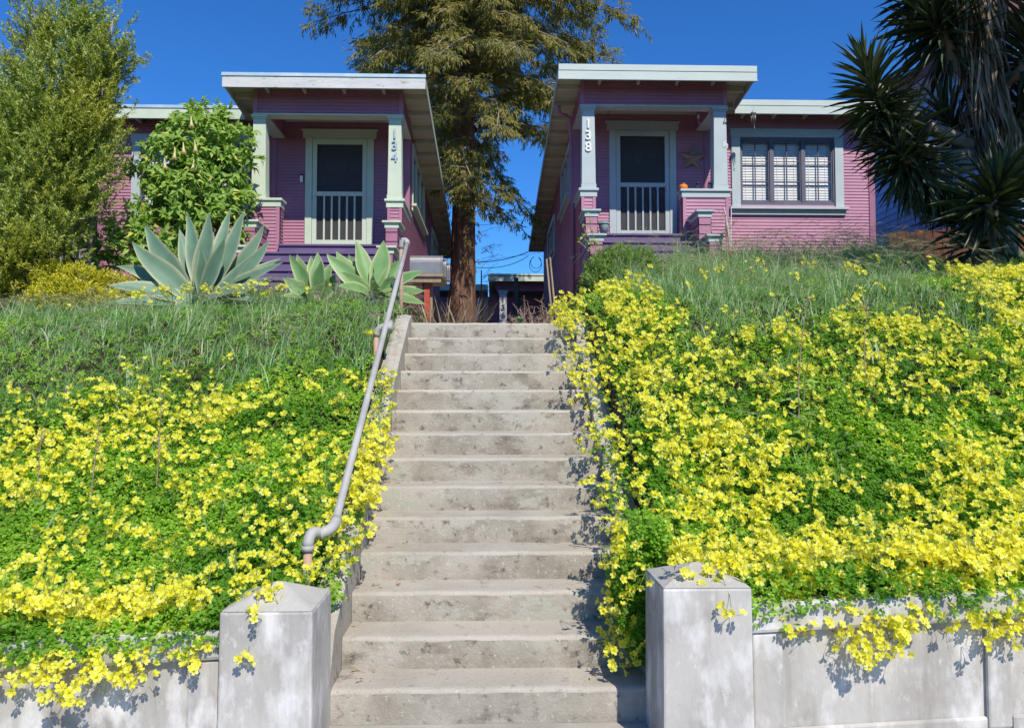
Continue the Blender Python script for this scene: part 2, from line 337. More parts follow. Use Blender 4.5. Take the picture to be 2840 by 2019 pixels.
MB().tube([pb+Vector((0,0,-.04)), pb+Vector((0,0,-.75))], .0235, 14).build('post', M_rust, rail, True)
pd = D + Vector((-.07, .04, 0))
MB().tube(elbow(D-Vector((0,.03,.02)), D+Vector((-.0,.05,.05)), pd+Vector((0,0,.03))), .031, 14).tube(elbow(pd+Vector((.03,0,.03)), pd+Vector((0,0,.04)), pd+Vector((0,0,-.06))), .031, 14).build('elbow_fitting', M_pipe, rail, True)
MB().tube([pd+Vector((0,0,-.04)), pd+Vector((0,0,-1.1))], .0235, 14).build('post', M_rust, rail, True)

# ---------------------------------------------------------------- bungalows
PIT = .0625
def siding(mb, axis, plane, out, a0, a1, z0, z1, t=.014, pit=PIT, back=.1):
    """lap boards: each course is a slanted board with its own underside; axis 'x': wall along x at y=plane; 'y': along y at x=plane"""
    def pt(a, o, z): return (a, plane+out*o, z) if axis == 'x' else (plane+out*o, a, z)
    k = math.floor(z0/pit)
    flip = (out > 0) == (axis == 'x')
    while k*pit < z1-1e-4:
        zb, zt = max(z0, k*pit), min(z1, (k+1)*pit); ob = t*(1-(zb-k*pit)/pit)+.002; ot = t*(1-(zt-k*pit)/pit)+.002
        q = [pt(a0, ob, zb), pt(a1, ob, zb), pt(a1, ot, zt), pt(a0, ot, zt), pt(a0, 0, zb), pt(a1, 0, zb)]
        fs = [(0,1,2,3), (4,5,1,0)]
        mb.poly(q, [f[::-1] for f in fs] if flip else fs); k += 1
    if back:
        if axis == 'x': mb.box(a0, a1, min(plane, plane-out*back), max(plane, plane-out*back), z0, z1)
        else: mb.box(min(plane, plane-out*back), max(plane, plane-out*back), a0, a1, z0, z1)
def wall_holes(mb, axis, plane, out, a0, a1, z0, z1, holes, **kw):
    if a0 > a1: a0, a1 = a1, a0
    holes = [(min(h[0], h[1]), max(h[0], h[1]), h[2], h[3]) for h in holes]
    cuts = sorted({a0, a1, *[h[0] for h in holes], *[h[1] for h in holes]}); cuts = [c for c in cuts if a0 <= c <= a1]
    for c0, c1 in zip(cuts, cuts[1:]):
        hs_ = [h for h in holes if h[0] <= c0+1e-6 and h[1] >= c1-1e-6]
        zt = z1((c0+c1)/2) if callable(z1) else z1; z = z0
        for h in sorted(hs_, key=lambda h: h[2]):
            if h[2] > z: siding(mb, axis, plane, out, c0, c1, z, h[2], **kw)
            z = h[3]
        if z < zt: siding(mb, axis, plane, out, c0, c1, z, zt, **kw)
def text_obj(name, txt, size, depth, mat, parent, loc, rz=0, line=.95):
    cu = bpy.data.curves.new(name, 'FONT'); cu.body = txt; cu.size = size; cu.extrude = depth; cu.align_x = 'CENTER'; cu.space_line = line; cu.offset = .004
    t = bpy.data.objects.new(name, cu); C.objects.link(t); dg = bpy.context.evaluated_depsgraph_get()
    me = bpy.data.meshes.new_from_object(t.evaluated_get(dg)); bpy.data.objects.remove(t); me.name = name
    me.transform(Matrix.Translation(loc) @ Matrix.Rotation(rz, 4, 'Z') @ Matrix.Rotation(math.pi/2, 4, 'X')); me.materials.clear(); me.materials.append(mat)
    return link(name, me, parent)

def bungalow(sx, dz, cfg):
    trim, fas = cfg['trim'], cfg['fascia']
    root = empty('bungalow', (sx*4.4, 14.65, 2.2+E+dz), cfg['label'], 'house')
    Zr = lambda z: z + E + dz
    def BX(mb, x0, x1, y0, y1, z0, z1): return mb.box(sx*x0, sx*x1, y0, y1, Zr(z0), Zr(z1))
    slope = .10; top = lambda y: 5.80 - slope*(y-13.0)
    ins, outw, FW, PF, BK = 1.62, 7.55, 14.65, 13.4, 23.4          # inner wall, outer wall, front wall, porch front, back
    dx0, dx1 = 2.30, 3.62                                            # door trim extents
    # walls
    wb = MB(); wx = cfg['win']
    wall_holes(wb, 'x', FW, -1, sx*4.22, sx*(outw-.06), Zr(2.78), Zr(top(FW)-.07), [(sx*(wx[0]+.02), sx*(wx[1]-.02), Zr(3.78), Zr(5.20))])
    wall_holes(wb, 'x', FW, -1, sx*ins, sx*4.22, Zr(2.86), Zr(5.58), [(sx*(dx0+.05), sx*(dx1-.05), Zr(2.86), Zr(5.22))])
    sw = cfg['side']; segs = np.arange(FW, BK+.01, .625)
    for y0, y1 in zip(segs, segs[1:]):
        hol = [(max(a, y0), min(b, y1), Zr(z0), Zr(z1)) for a, b, z0, z1 in sw if a < y1 and b > y0]
        wall_holes(wb, 'y', sx*ins, -sx, y0, y1, Zr(1.2), Zr(top((y0+y1)/2)-.05), hol)
        siding(wb, 'y', sx*outw, sx, y0, y1, Zr(1.8), Zr(top((y0+y1)/2)-.05))
    siding(wb, 'x', BK, 1, *sorted((sx*ins, sx*outw)), Zr(1.5), Zr(top(BK)-.05))
    BX(wb, 4.22, outw-.02, FW+.03, FW+.1, 1.9, 2.74)                 # skirt under the water table
    wb.build('wall', cfg['wall'], root)
    for nm_, q in (('corner_board', (outw-.09, outw+.025, FW-.03, FW+.06, 1.9, top(FW)-.1)), ('corner_board', (ins-.02, ins+.09, FW-.03, FW+.04, 3.4, top(FW)-.12)), ('water_table', (4.20, outw-.1, FW-.035, FW+.02, 2.735, 2.777)), ('corner_board', (4.18, 4.27, FW-.032, FW-.002, 3.4, 5.5))):
        t = MB(); BX(t, *q); t.build(nm_, M_plum, root)
    # porch
    b = MB(); siding(b, 'x', PF, -1, *sorted((sx*1.60, sx*4.24)), Zr(5.262), Zr(top(PF)-.07), back=.2)
    for xa, o_ in ((1.60, -sx), (4.24, sx)):
        siding(b, 'y', sx*xa, o_, PF, FW, Zr(5.262), Zr(5.60), back=.2)
    BX(b, ins, 4.22, PF+.205, FW-.02, 5.60, 5.66)
    for xx in (1.60, 4.185): BX(b, xx-.012, xx+.065, PF-.024, PF+.03, 5.262, top(PF)-.09)
    b.build('porch_beam', M_siding, root)
    b = MB(); BX(b, 1.58, 4.26, PF-.018, PF+.22, 5.235, 5.262)
    BX(b, 1.58, 1.82, PF+.222, FW-.02, 5.235, 5.262); BX(b, 4.02, 4.26, PF+.222, FW-.02, 5.235, 5.262); b.build('beam_trim', trim, root)
    b = MB()
    for i in range(16): BX(b, 1.825, 4.015, PF+.225+i*.0625, PF+.225+i*.0625+.058, 5.555, 5.575)
    BX(b, 1.825, 4.015, PF+.225, FW-.03, 5.576, 5.59); b.build('porch_ceiling', M_soff, root)
    for cx, num in ((1.735, True), (4.125 if cfg['wide'] > .6 else 4.14, False)):
        c = MB(); xx = lambda a, b_: sorted((sx*(cx-a), sx*(cx+b_)))
        p0, p1 = xx(.115, .115)
        q = [(p0-.012, PF-.012, Zr(3.815)), (p1+.012, PF-.012, Zr(3.815)), (p1+.012, PF+.222, Zr(3.815)), (p0-.012, PF+.222, Zr(3.815)), (p0+.004, PF, Zr(5.16)), (p1-.004, PF, Zr(5.16)), (p1-.004, PF+.21, Zr(5.16)), (p0+.004, PF+.21, Zr(5.16))]
        c.poly(q, [(0,3,2,1),(4,5,6,7),(0,1,5,4),(1,2,6,5),(2,3,7,6),(3,0,4,7)])
        c.box(p0-.022, p1+.022, PF-.024, PF+.23, Zr(3.732), Zr(3.812)); c.box(p0-.01, p1+.01, PF-.012, PF+.215, Zr(5.162), Zr(5.19)); c.box(p0-.03, p1+.03, PF-.032, PF+.235, Zr(5.192), Zr(5.232))
        col = c.build('porch_column', trim, root, bevel=.004)
        if num:
            text_obj('house_number', cfg['num'], .235, .009, cfg['nummat'], col, (sx*cx-.004, PF-.022, Zr(4.83)), 0, .9)
        elif sx > 0:
            m = MB(); m.tube([P(1400+1540/2.538, 120+560/2.538, PF-.02), P(1400+1550/2.538, 120+530/2.538, PF-.05), P(1400+1562/2.538, 120+530/2.538, PF-.05), P(1400+1566/2.538, 120+560/2.538, PF-.02)], .006, 6)
            m.tube([P(1400+1540/2.538, 120+560/2.538, PF-.02), P(1400+1566/2.538, 120+560/2.538, PF-.02)], .006, 6); m.build('bracket', M_black, col)
            m = MB(); pc = P(1400+1553/2.538, 120+715/2.538, PF-.012); m.box(pc.x-.045, pc.x+.02, pc.y, pc.y+.012, pc.z-.05, pc.z+.05); m.box(pc.x+.022, pc.x+.05, pc.y+.004, pc.y+.012, pc.z-.07, pc.z+.02)
            m.build('worn_plaque', M_mintw, col, bevel=.004)
    hw = cfg['wide']
    for a0, a1 in ((1.60, 1.86), (4.26-hw, 4.26)):
        h = MB(); siding(h, 'x', PF, -1, *sorted((sx*(a0+.02), sx*(a1-.02))), Zr(1.9), Zr(3.575), back=.2)
        wing = 1.60 if a0 < 2 else 4.06
        siding(h, 'y', sx*(1.60 if a0 < 2 else 4.26), -sx if a0 < 2 else sx, PF+.02, FW, Zr(2.2), Zr(3.575), back=.18)
        siding(h, 'y', sx*(a1-.0 if a0 < 2 else a0), sx if a0 < 2 else -sx, PF+.02, PF+.2, Zr(2.9), Zr(3.575), back=0)
        for xx in (a0, a1-.055): BX(h, xx, xx+.055, PF-.022, PF-.001, 1.9, 3.572)
        hwall = h.build('half_wall', cfg['wall'], root)
        c = MB(); BX(c, a0-.05, a1+.05, PF-.06, PF+.25, 3.685, 3.73); BX(c, a0-.022, a1+.022, PF-.03, PF+.22, 3.577, 3.683)
        s0 = 1.55 if a0 < 2 else 4.02
        BX(c, s0, s0+.29, PF+.252, FW-.03, 3.685, 3.73); BX(c, s0+.03, s0+.26, PF+.222, FW-.03, 3.577, 3.683)
        c.build('cap', cfg['cap'], hwall, bevel=.004)
    ch = cfg['cheek']
    for a0, a1 in ((1.60, 1.80), ch):
        for yf, yb, zt in ((12.78, PF-.03, 3.07), (12.18, 12.775, 2.52)):
            h = MB(); siding(h, 'x', yf, -1, *sorted((sx*a0, sx*a1)), Zr(1.5), Zr(zt), pit=.16, t=.016, back=.05)
            for xx, o_ in ((a0, -sx), (a1, sx)): siding(h, 'y', sx*xx, o_, yf, yb, Zr(1.5), Zr(zt), pit=.16, t=.016, back=.05)
            hh = h.build('step_side_wall', M_plum, root)
            c = MB(); BX(c, a0-.06, a1+.06, yf-.06, yb-.004, zt+.09, zt+.125); BX(c, a0-.02, a1+.02, yf-.02, yb-.004, zt+.002, zt+.088); c.build('cap', cfg['cap'], hh, bevel=.004)
    b = MB(); BX(b, 1.865, 4.26-hw-.005, PF-.12, FW-.02, 2.86, 2.90); BX(b, 1.87, 4.25-hw-.005, PF-.09, PF-.03, 2.2, 2.858); b.build('porch_floor', M_deck, root, bevel=.006)
    for i in range(1, 5):
        yy = PF-.1-.3*i; b = MB(); BX(b, 1.805, ch[0]-.005, yy-.03, yy+.31, 2.9-.2*i-.04, 2.9-.2*i); BX(b, 1.81, ch[0]-.01, yy, yy+.02, 2.9-.2*i-.2, 2.9-.2*i-.042)
        b.build('porch_step', M_deck, root, bevel=.008)
    # door
    t = MB(); BX(t, dx0, dx0+.13, FW-.045, FW+.02, 2.9, 5.24); BX(t, dx1-.13, dx1, FW-.045, FW+.02, 2.9, 5.24); BX(t, dx0-.05, dx1+.05, FW-.055, FW+.02, 5.242, 5.38); BX(t, dx0-.075, dx1+.075, FW-.075, FW+.02, 5.382, 5.41)
    t.build('door_trim', trim, root, bevel=.003)
    s0, s1 = dx0+.135, dx1-.135; sw_ = .085
    d = MB(); yd = FW-.03
    BX(d, s0, s0+sw_, yd, yd+.035, 2.91, 5.235); BX(d, s1-sw_, s1, yd, yd+.035, 2.91, 5.235); BX(d, s0+sw_, s1-sw_, yd, yd+.035, 5.125, 5.235); BX(d, s0+sw_, s1-sw_, yd, yd+.035, 4.11, 4.195); BX(d, s0+sw_, s1-sw_, yd, yd+.035, 2.91, 3.25)
    door = d.build('screen_door', trim, root, bevel=.003)
    for i in range(5):
        xc = s0+sw_+(s1-s0-2*sw_)*(i+1)/6; m = MB(); BX(m, xc-.016, xc+.016, yd+.002, yd+.026, 3.251, 4.109); m.build('slat', trim, door)
    m = MB(); BX(m, s0+sw_, s1-sw_, yd+.028, yd+.03, 3.25, 5.125); m.build('screen', M_screen, door)
    m = MB(); xh = s0+.03 if sx < 0 else s1-.05
    if sx < 0: xh = s1-.05
    BX(m, xh, xh+.02, yd-.03, yd, 4.04, 4.14); m.build('handle', M_num, door)
    m = MB(); BX(m, s0-.1, s1+.1, FW+.07, FW+.11, 2.9, 5.3); inn = m.build('inner_door', M_door, root)
    for i in range(3):
        xa = s0+.16+i*.225; m = MB(); BX(m, xa, xa+.19, FW+.06, FW+.068, 4.62, 4.79); m.build('pane', M_dglass, inn)
    # front window: trim, three sashes with two by three panes, blinds behind
    wroot = MB(); x0, x1 = wx; z0, z1 = 3.72, 5.12
    BX(wroot, x0-.0, x0+.17, FW-.045, FW+.03, z0, z1); BX(wroot, x1-.17, x1, FW-.045, FW+.03, z0, z1); BX(wroot, x0-.02, x1+.02, FW-.052, FW+.03, z1+.001, z1+.17)
    win = wroot.build('window', cfg['wintrim'], root, bevel=.003)
    m = MB(); BX(m, x0-.06, x1+.06, FW-.13, FW+.02, z0-.05, z0-.002); BX(m, x0-.03, x1+.03, FW-.06, FW-.015, z0-.15, z0-.052); m.build('sill', cfg['wintrim'], win, bevel=.003)
    xi0, xi1 = x0+.172, x1-.172; yw = FW-.01
    m = MB(); BX(m, xi0, xi1, yw, yw+.08, z1-.06, z1); BX(m, xi0, xi1, yw, yw+.08, z0, z0+.12)
    wsh = (xi1-xi0)/3
    for i in range(4): xa = xi0+wsh*i; BX(m, max(xi0, xa-.034), min(xi1, xa+.034), yw-.006, yw+.08, z0+.121, z1-.061)
    m.build('frame', M_sash, win)
    for i in range(3):
        xa, xb = xi0+wsh*i+.035, xi0+wsh*(i+1)-.035; za, zb = z0+.122, z1-.062
        m = MB(); BX(m, xa, xa+.022, yw+.015, yw+.055, za, zb); BX(m, xb-.022, xb, yw+.015, yw+.055, za, zb); BX(m, xa+.03, xb-.03, yw+.015, yw+.055, za, za+.035); BX(m, xa+.03, xb-.03, yw+.015, yw+.055, zb-.035, zb)
        BX(m, (xa+xb)/2-.008, (xa+xb)/2+.008, yw+.02, yw+.05, za+.036, zb-.036)
        for q in (1, 2): zq = za+(zb-za)*q/3; BX(m, xa+.03, (xa+xb)/2-.012, yw+.022, yw+.048, zq-.008, zq+.008); BX(m, (xa+xb)/2+.012, xb-.03, yw+.022, yw+.048, zq-.008, zq+.008)
        m.build('sash', M_sash, win)
        m = MB(); m.poly([(sx*(xa+.03), yw+.035, Zr(za+.03)), (sx*(xb-.03), yw+.035, Zr(za+.03)), (sx*(xb-.03), yw+.035, Zr(zb-.03)), (sx*(xa+.03), yw+.035, Zr(zb-.03))], [(0,1,2,3)]); m.build('pane', M_glass, win)
        if cfg['blinds']:
            m = MB(); z = za-.01
            while z < zb:
                p = [(sx*(xa-.02), yw+.09, Zr(z)), (sx*(xb+.02), yw+.09, Zr(z)), (sx*(xb+.02), yw+.104, Zr(z+.0505)), (sx*(xa-.02), yw+.104, Zr(z+.0505))]
                m.poly(p, [(0,1,2,3)]); m.poly([(a, b_+.003, c_-.002) for a, b_, c_ in p], [(3,2,1,0)]); z += .053
            for q in (.2, .8): xq = xa+(xb-xa)*q; BX(m, xq-.004, xq+.004, yw+.085, yw+.088, za, zb)
            m.build('blind', M_blind, win)
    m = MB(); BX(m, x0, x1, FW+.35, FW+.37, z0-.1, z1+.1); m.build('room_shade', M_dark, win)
    # side windows
    for a, b_, za, zb in sw:
        m = MB(); xw = ins-.035
        BX(m, xw, ins+.05, a-.06, a+.06, za, zb); BX(m, xw, ins+.05, b_-.06, b_+.06, za, zb); BX(m, xw-.005, ins+.05, a-.06, b_+.06, zb+.001, zb+.13)
        nm_ = 3
        for q in range(1, nm_): yq = a+(b_-a)*q/nm_; BX(m, xw+.01, ins+.05, yq-.04, yq+.04, za, zb)
        wn = m.build('window', trim, root); m = MB(); BX(m, xw-.07, ins+.02, a-.1, b_+.1, za-.05, za-.002); BX(m, xw, ins-.01, a-.08, b_+.08, za-.14, za-.052); m.build('sill', trim, wn)
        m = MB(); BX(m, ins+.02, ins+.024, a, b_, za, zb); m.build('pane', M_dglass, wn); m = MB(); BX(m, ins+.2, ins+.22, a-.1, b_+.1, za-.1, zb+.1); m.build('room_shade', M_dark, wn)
    # roof: thin sloping deck, fascias, exposed rafter tails
    ix, ox, pox = 1.16, 7.98, 4.66
    r = MB()
    def deck(x0, x1, y0, y1, lo=.075, hi=.0): 
        xa, xb = sorted((sx*x0, sx*x1)); q = [(xa,y0,Zr(top(y0)-lo)),(xb,y0,Zr(top(y0)-lo)),(xb,y1,Zr(top(y1)-lo)),(xa,y1,Zr(top(y1)-lo)),(xa,y0,Zr(top(y0)-hi)),(xb,y0,Zr(top(y0)-hi)),(xb,y1,Zr(top(y1)-hi)),(xa,y1,Zr(top(y1)-hi))]
        return q, [(0,3,2,1),(4,5,6,7),(0,1,5,4),(1,2,6,5),(2,3,7,6),(3,0,4,7)]
    r.poly(*deck(ix+.02, pox-.02, 13.0, 14.2, .03)); r.poly(*deck(ix+.02, ox-.02, 14.2, 23.8, .03)); roof = r.build('roof', M_roofm, root)
    r = MB()
    def boards(xa, xb, ya, yb):
        y = ya
        while y < yb: r.poly(*deck(xa, xb, y, min(y+.136, yb), .055, .031)); y += .14
    boards(ix+.02, pox-.02, 13.0, 14.2); boards(ix+.02, ox-.02, 14.2, 23.8); r.build('soffit', M_soff, roof)
    for yy in np.arange(13.55, 23.7, .62):
        b = MB(); 
        b.poly(*deck(ix+.03, ins-.03, yy, yy+.05, .15, .057)); 
        b.build('rafter', M_soff, roof)
        if yy < 14.2: b = MB(); b.poly(*deck(4.26, pox-.03, yy, yy+.05, .15, .057)); b.build('rafter', M_soff, roof)
    for xx in (1.9, 2.6, 3.3, 3.95): b = MB(); b.poly(*deck(xx, xx+.05, 13.02, PF-.03, .15, .057)); b.build('rafter', M_soff, roof)
    for xx in np.arange(4.9, 7.9, .62): b = MB(); b.poly(*deck(xx, xx+.05, 14.22, FW-.03, .15, .057)); b.build('rafter', M_soff, roof)
    def fascia(x0, x1, y):
        tz = top(y); b = MB()
        if sx > 0:
            BX(b, x0, x1, y-.035, y-.002, tz-.10, tz+.012); BX(b, x0-.004, x1+.004, y-.026, y-.001, tz-.24, tz-.102); BX(b, x0-.012, x1+.012, y-.036, y-.0, tz-.262, tz-.241)
        else:
            BX(b, x0, x1, y-.03, y-.002, tz-.245, tz-.052)
            b.build('fascia', fas, roof, bevel=.004); b = MB(); BX(b, x0-.01, x1+.01, y-.045, y-.002, tz-.05, tz+.012); return b.build('drip_edge', M_drip, roof, bevel=.004)
        return b.build('fascia', fas, roof, bevel=.004)
    fascia(ix, pox, 13.0); 
    fas = cfg['fascia2']; fascia(pox-.0, ox, 14.2)
    b = MB(); b.poly(*deck(ix, ix+.019, 13.001, 23.8, .13, -.005)); b.poly(*deck(ox-.019, ox, 14.201, 23.8, .13, -.005)); b.poly(*deck(pox-.019, pox, 13.001, 14.16, .2, -.005)); b.poly(*deck(ix, ox, 23.801, 23.83, .13, -.005))
    b.build('bargeboard', trim, roof)
    return root, Zr

h138, Z138 = bungalow(1, 0, dict(wall=M_mauve, trim=M_blue, fascia=M_bluef, fascia2=M_bluef, cap=M_blue, wintrim=M_blue, wide=.83, cheek=(3.55, 3.75), win=(4.72, 6.95), blinds=True, num='1\n3\n8', nummat=M_numw,
    side=[(15.3, 17.3, 4.15, 5.1), (19.2, 21.4, 3.75, 4.55)], label='plum purple bungalow with pale blue trim, numbered 138, on the right'))
h134, Z134 = bungalow(-1, -.22, dict(wall=M_siding, trim=M_mint, fascia=M_mintw, fascia2=M_mint, cap=M_mint, wintrim=M_blue, wide=.50, cheek=(3.99, 4.2), win=(4.72, 6.95), blinds=True, num='1\n3\n4', nummat=M_num,
    side=[(15.2, 17.8, 4.1, 5.2), (20.0, 22.2, 3.7, 4.6)], label='plum purple bungalow with mint trim and peeling fascia, numbered 134, on the left'))

# rear bungalow 136
def rear_bungalow():
    root = empty('bungalow', (1.5, 27, 1.4+E), 'small bungalow numbered 136 at the far end of the path', 'house')
    yb = 27.0; g = lambda u, v, d=yb: P(1080+u/4.06, 600+v/4.06, d)
    pc = g(1280, 830); b = MB(); zt = g(1280, 835).z
    b.box(pc.x-.13, pc.x+.13, yb, yb+.25, E+1.3, zt-.07); b.box(pc.x-.17, pc.x+.17, yb-.04, yb+.29, zt-.068, zt); col = b.build('porch_column', M_white, root)
    text_obj('house_number', '1\n3\n6', .30, .008, M_sash, col, (pc.x, yb-.02, g(1280, 975).z), 0, .9)
    b = MB(); siding(b, 'x', yb+1.4, -1, -4.5, 5.5, E+1.2, E+3.75); b.build('wall', M_siding, root)
    f0, f1 = g(1112, 680), g(1112, 750); b = MB(); b.box(f0.x, 5.0, yb-.45, yb-.41, f1.z, f0.z-.03); b.box(f0.x-.02, 5.02, yb-.48, yb-.41, f0.z-.028, f0.z+.03); 
    m0, m1 = g(915, 765, yb+.9), g(915, 835, yb+.9); b.box(-4.6, f0.x-.01, yb+.9, yb+.94, m1.z, m0.z); b.build('fascia', M_mint, root)
    b = MB(); b.box(f0.x+.02, 4.98, yb-.40, yb+6, f0.z-.12, f0.z-.04); b.box(-4.58, f0.x-.02, yb+.95, yb+6, m0.z-.1, m0.z-.01); b.build('roof', M_roofm, root)
    b = MB(); b.box(f0.x+.3, 4.6, yb+.02, yb+.24, zt+.002, f1.z+.02); b.build('porch_beam', M_siding, root)
    w0, w1 = g(925, 920, yb+1.38), g(1112, 1200, yb+1.38); b = MB(); 
    b.box(w0.x-.5, w1.x, yb+1.34, yb+1.385, w0.z-.3, w0.z); b.box(w1.x-.28, w1.x, yb+1.34, yb+1.385, E+1.4, w0.z-.301); wn = b.build('window', M_blue, root)
    b = MB(); xs0, xs1 = w0.x-.5, w1.x-.3; z = E+1.9
    while z < w0.z-.34: b.box(xs0, xs1, yb+1.30, yb+1.31, z, z+.05); z += .056
    b.build('blind', M_blind, wn); b = MB(); b.box(xs1+.001, xs1+.06, yb+1.29, yb+1.34, E+1.4, w0.z-.31); b.box(xs0, xs1+.06, yb+1.29, yb+1.34, w0.z-.309, w0.z-.24); b.build('frame', M_sash, wn)
    return root
rear_bungalow()
# ---------------------------------------------------------------- plants: materials
M_clover = LEAFM('sorrel_leaf', [(0, (.13,.30,.016)), (.4, (.25,.47,.028)), (.8, (.38,.60,.06)), (.96, (.45,.58,.09)), (1, (.5,.42,.12))], .48, .5, .3, big=((.12,.29,.02), 1.3))
M_petal = LEAFM('yellow_petal', [(0, (.91,.87,.05)), (.4, (.93,.93,.12)), (.8, (.94,.95,.28)), (1, (.95,.95,.5))], .55, .5, .25, tint=(1.05, 1, .7))
M_throat = LEAFM('flower_throat', [(0, (.87,.78,.02)), (1, (.91,.87,.06))], .42, .5, .25, tint=(1.05, 1, .7))
M_tube = LEAFM('flower_tube', [(0, (.55,.60,.06)), (1, (.7,.7,.2))], .4)
M_grass = LEAFM('meadow_grass', [(0, (.17,.33,.09)), (.45, (.31,.50,.20)), (.8, (.45,.60,.34)), (.95, (.55,.56,.36)), (1, (.62,.55,.36))], .45, .45, .4)
M_awn = LEAFM('grass_seed_head', [(0, (.34,.34,.20)), (.6, (.46,.46,.29)), (1, (.34,.25,.22))], .4, .7, .2)
M_agave = bpy.data.materials.new('agave_leaf')
def agave_mat(m, ca, cb, edge):
    m.use_nodes = True; n = m.node_tree.nodes; L = m.node_tree.links; b = n['Principled BSDF']; b.inputs['Roughness'].default_value = .5; b.inputs['Specular IOR Level'].default_value = .35
    at = n.new('ShaderNodeAttribute'); at.attribute_name = 'margin'; g = n.new('ShaderNodeNewGeometry'); mx = n.new('ShaderNodeMix'); mx.data_type = 'RGBA'
    L.new(g.outputs['Random Per Island'], mx.inputs[0]); mx.inputs[6].default_value = (*ca, 1); mx.inputs[7].default_value = (*cb, 1)
    m2 = n.new('ShaderNodeMix'); m2.data_type = 'RGBA'; L.new(at.outputs['Fac'], m2.inputs[0]); L.new(mx.outputs[2], m2.inputs[6]); m2.inputs[7].default_value = (*edge, 1)
    tc = n.new('ShaderNodeTexCoord'); t = n.new('ShaderNodeTexNoise'); t.inputs['Scale'].default_value = 5; t.inputs['Detail'].default_value = 6; L.new(tc.outputs['Object'], t.inputs[0])
    m3 = n.new('ShaderNodeMix'); m3.data_type = 'RGBA'; m3.blend_type = 'SOFT_LIGHT'; m3.inputs[0].default_value = .5; L.new(m2.outputs[2], m3.inputs[6]); L.new(t.outputs[0], m3.inputs[7]); L.new(m3.outputs[2], b.inputs['Base Color'])
    tr = n.new('ShaderNodeBsdfTranslucent'); tr.inputs[0].default_value = (.25, .36, .14, 1); ms = n.new('ShaderNodeMixShader'); ms.inputs[0].default_value = .12
    L.new(b.outputs[0], ms.inputs[1]); L.new(tr.outputs[0], ms.inputs[2]); L.new(ms.outputs[0], n['Material Output'].inputs[0])
agave_mat(M_agave, (.115,.215,.145), (.165,.265,.165), (.46,.46,.28))
M_agaveg = bpy.data.materials.new('young_agave_leaf'); agave_mat(M_agaveg, (.13,.27,.09), (.18,.31,.105), (.46,.50,.24))
M_redwood = LEAFM('redwood_needles', [(0, (.09,.125,.035)), (.45, (.205,.22,.06)), (.8, (.34,.275,.09)), (1, (.42,.28,.11))], .38, .6, .2, big=((.28,.245,.07), .55))
M_tea = LEAFM('small_olive_leaf', [(0, (.16,.23,.03)), (.5, (.30,.37,.055)), (.85, (.42,.47,.11)), (1, (.54,.56,.24))], .34, .4, .45, big=((.38,.38,.05), .7))
M_brug = LEAFM('broad_soft_leaf', [(0, (.17,.30,.045)), (.5, (.27,.42,.075)), (.9, (.37,.50,.12)), (1, (.58,.56,.12))], .35, .5, .3)
M_gold = LEAFM('golden_leaf', [(0, (.24,.27,.015)), (.4, (.48,.45,.02)), (1, (.72,.62,.04))], .3, .4, .4)
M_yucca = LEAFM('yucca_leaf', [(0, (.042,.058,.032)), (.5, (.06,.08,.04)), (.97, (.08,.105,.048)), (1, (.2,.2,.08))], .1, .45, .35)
M_dead = LEAFM('dead_yucca_leaf', [(0, (.14,.10,.065)), (.5, (.24,.19,.13)), (1, (.38,.33,.26))], .15, .7, .25)
M_flax = LEAFM('bronze_flax_leaf', [(0, (.15,.09,.07)), (.5, (.24,.16,.12)), (.8, (.24,.23,.10)), (1, (.38,.32,.22))], .15, .45, .4)
M_bush = LEAFM('bush_needles', [(0, (.11,.21,.04)), (.6, (.21,.34,.07)), (.95, (.31,.41,.11)), (1, (.4,.32,.16))], .35, .5, .35)
M_cover = LEAFM('shade_tree_leaf', [(0, (.04,.08,.02)), (1, (.08,.13,.03))], .15, .5, .3)
M_twigd = M('dead_twigs', (.27,.18,.14), .9, (.36,.26,.2), 8)
M_trump = LEAFM('cream_trumpet', [(0, (.75,.62,.30)), (1, (.80,.72,.45))], .4)

# ---------------------------------------------------------------- sorrel ground cover and flowers
def wedge(n, sgn, y0, y1, power=1.0, inner=.99):
    """points spread over the visible part of a bank; density falls with distance"""
    u = rng.random(n*5)
    y = (y0**(2-power) + u*(y1**(2-power) - y0**(2-power)))**(1/(2-power)) if power != 2 else y0*(y1/y0)**u
    lim = np.where(sgn < 0, .72, .78)*y + 1.5
    x = inner + rng.random(n*5)*(lim.max()-inner); keep = x < lim
    return (sgn*x[keep])[:n], y[keep][:n]
def canopy(x, y): return .095 + .065*noise2(x*3.1+5, y*3.1) + .055*noise2(x*9.7, y*9.7+3)
def grass_zone(x, y):
    """1 where tall grass stands, 0 where sorrel covers the bank"""
    left = y - (6.55 - .24*(-x-1.1)) + .35*noise2(x*1.7, y*1.3)
    right = np.minimum(np.minimum(y - (6.55 + .13*(x-1.6) + .35*noise2(x*1.5, y*1.1)) , (x - 1.45 - .25*(y < 8))*1.3), (5.5 - x)*1.0 + (y-9)*.45)
    q = np.where(x < 0, left, right); return np.clip(q*1.6+.3, 0, 1)
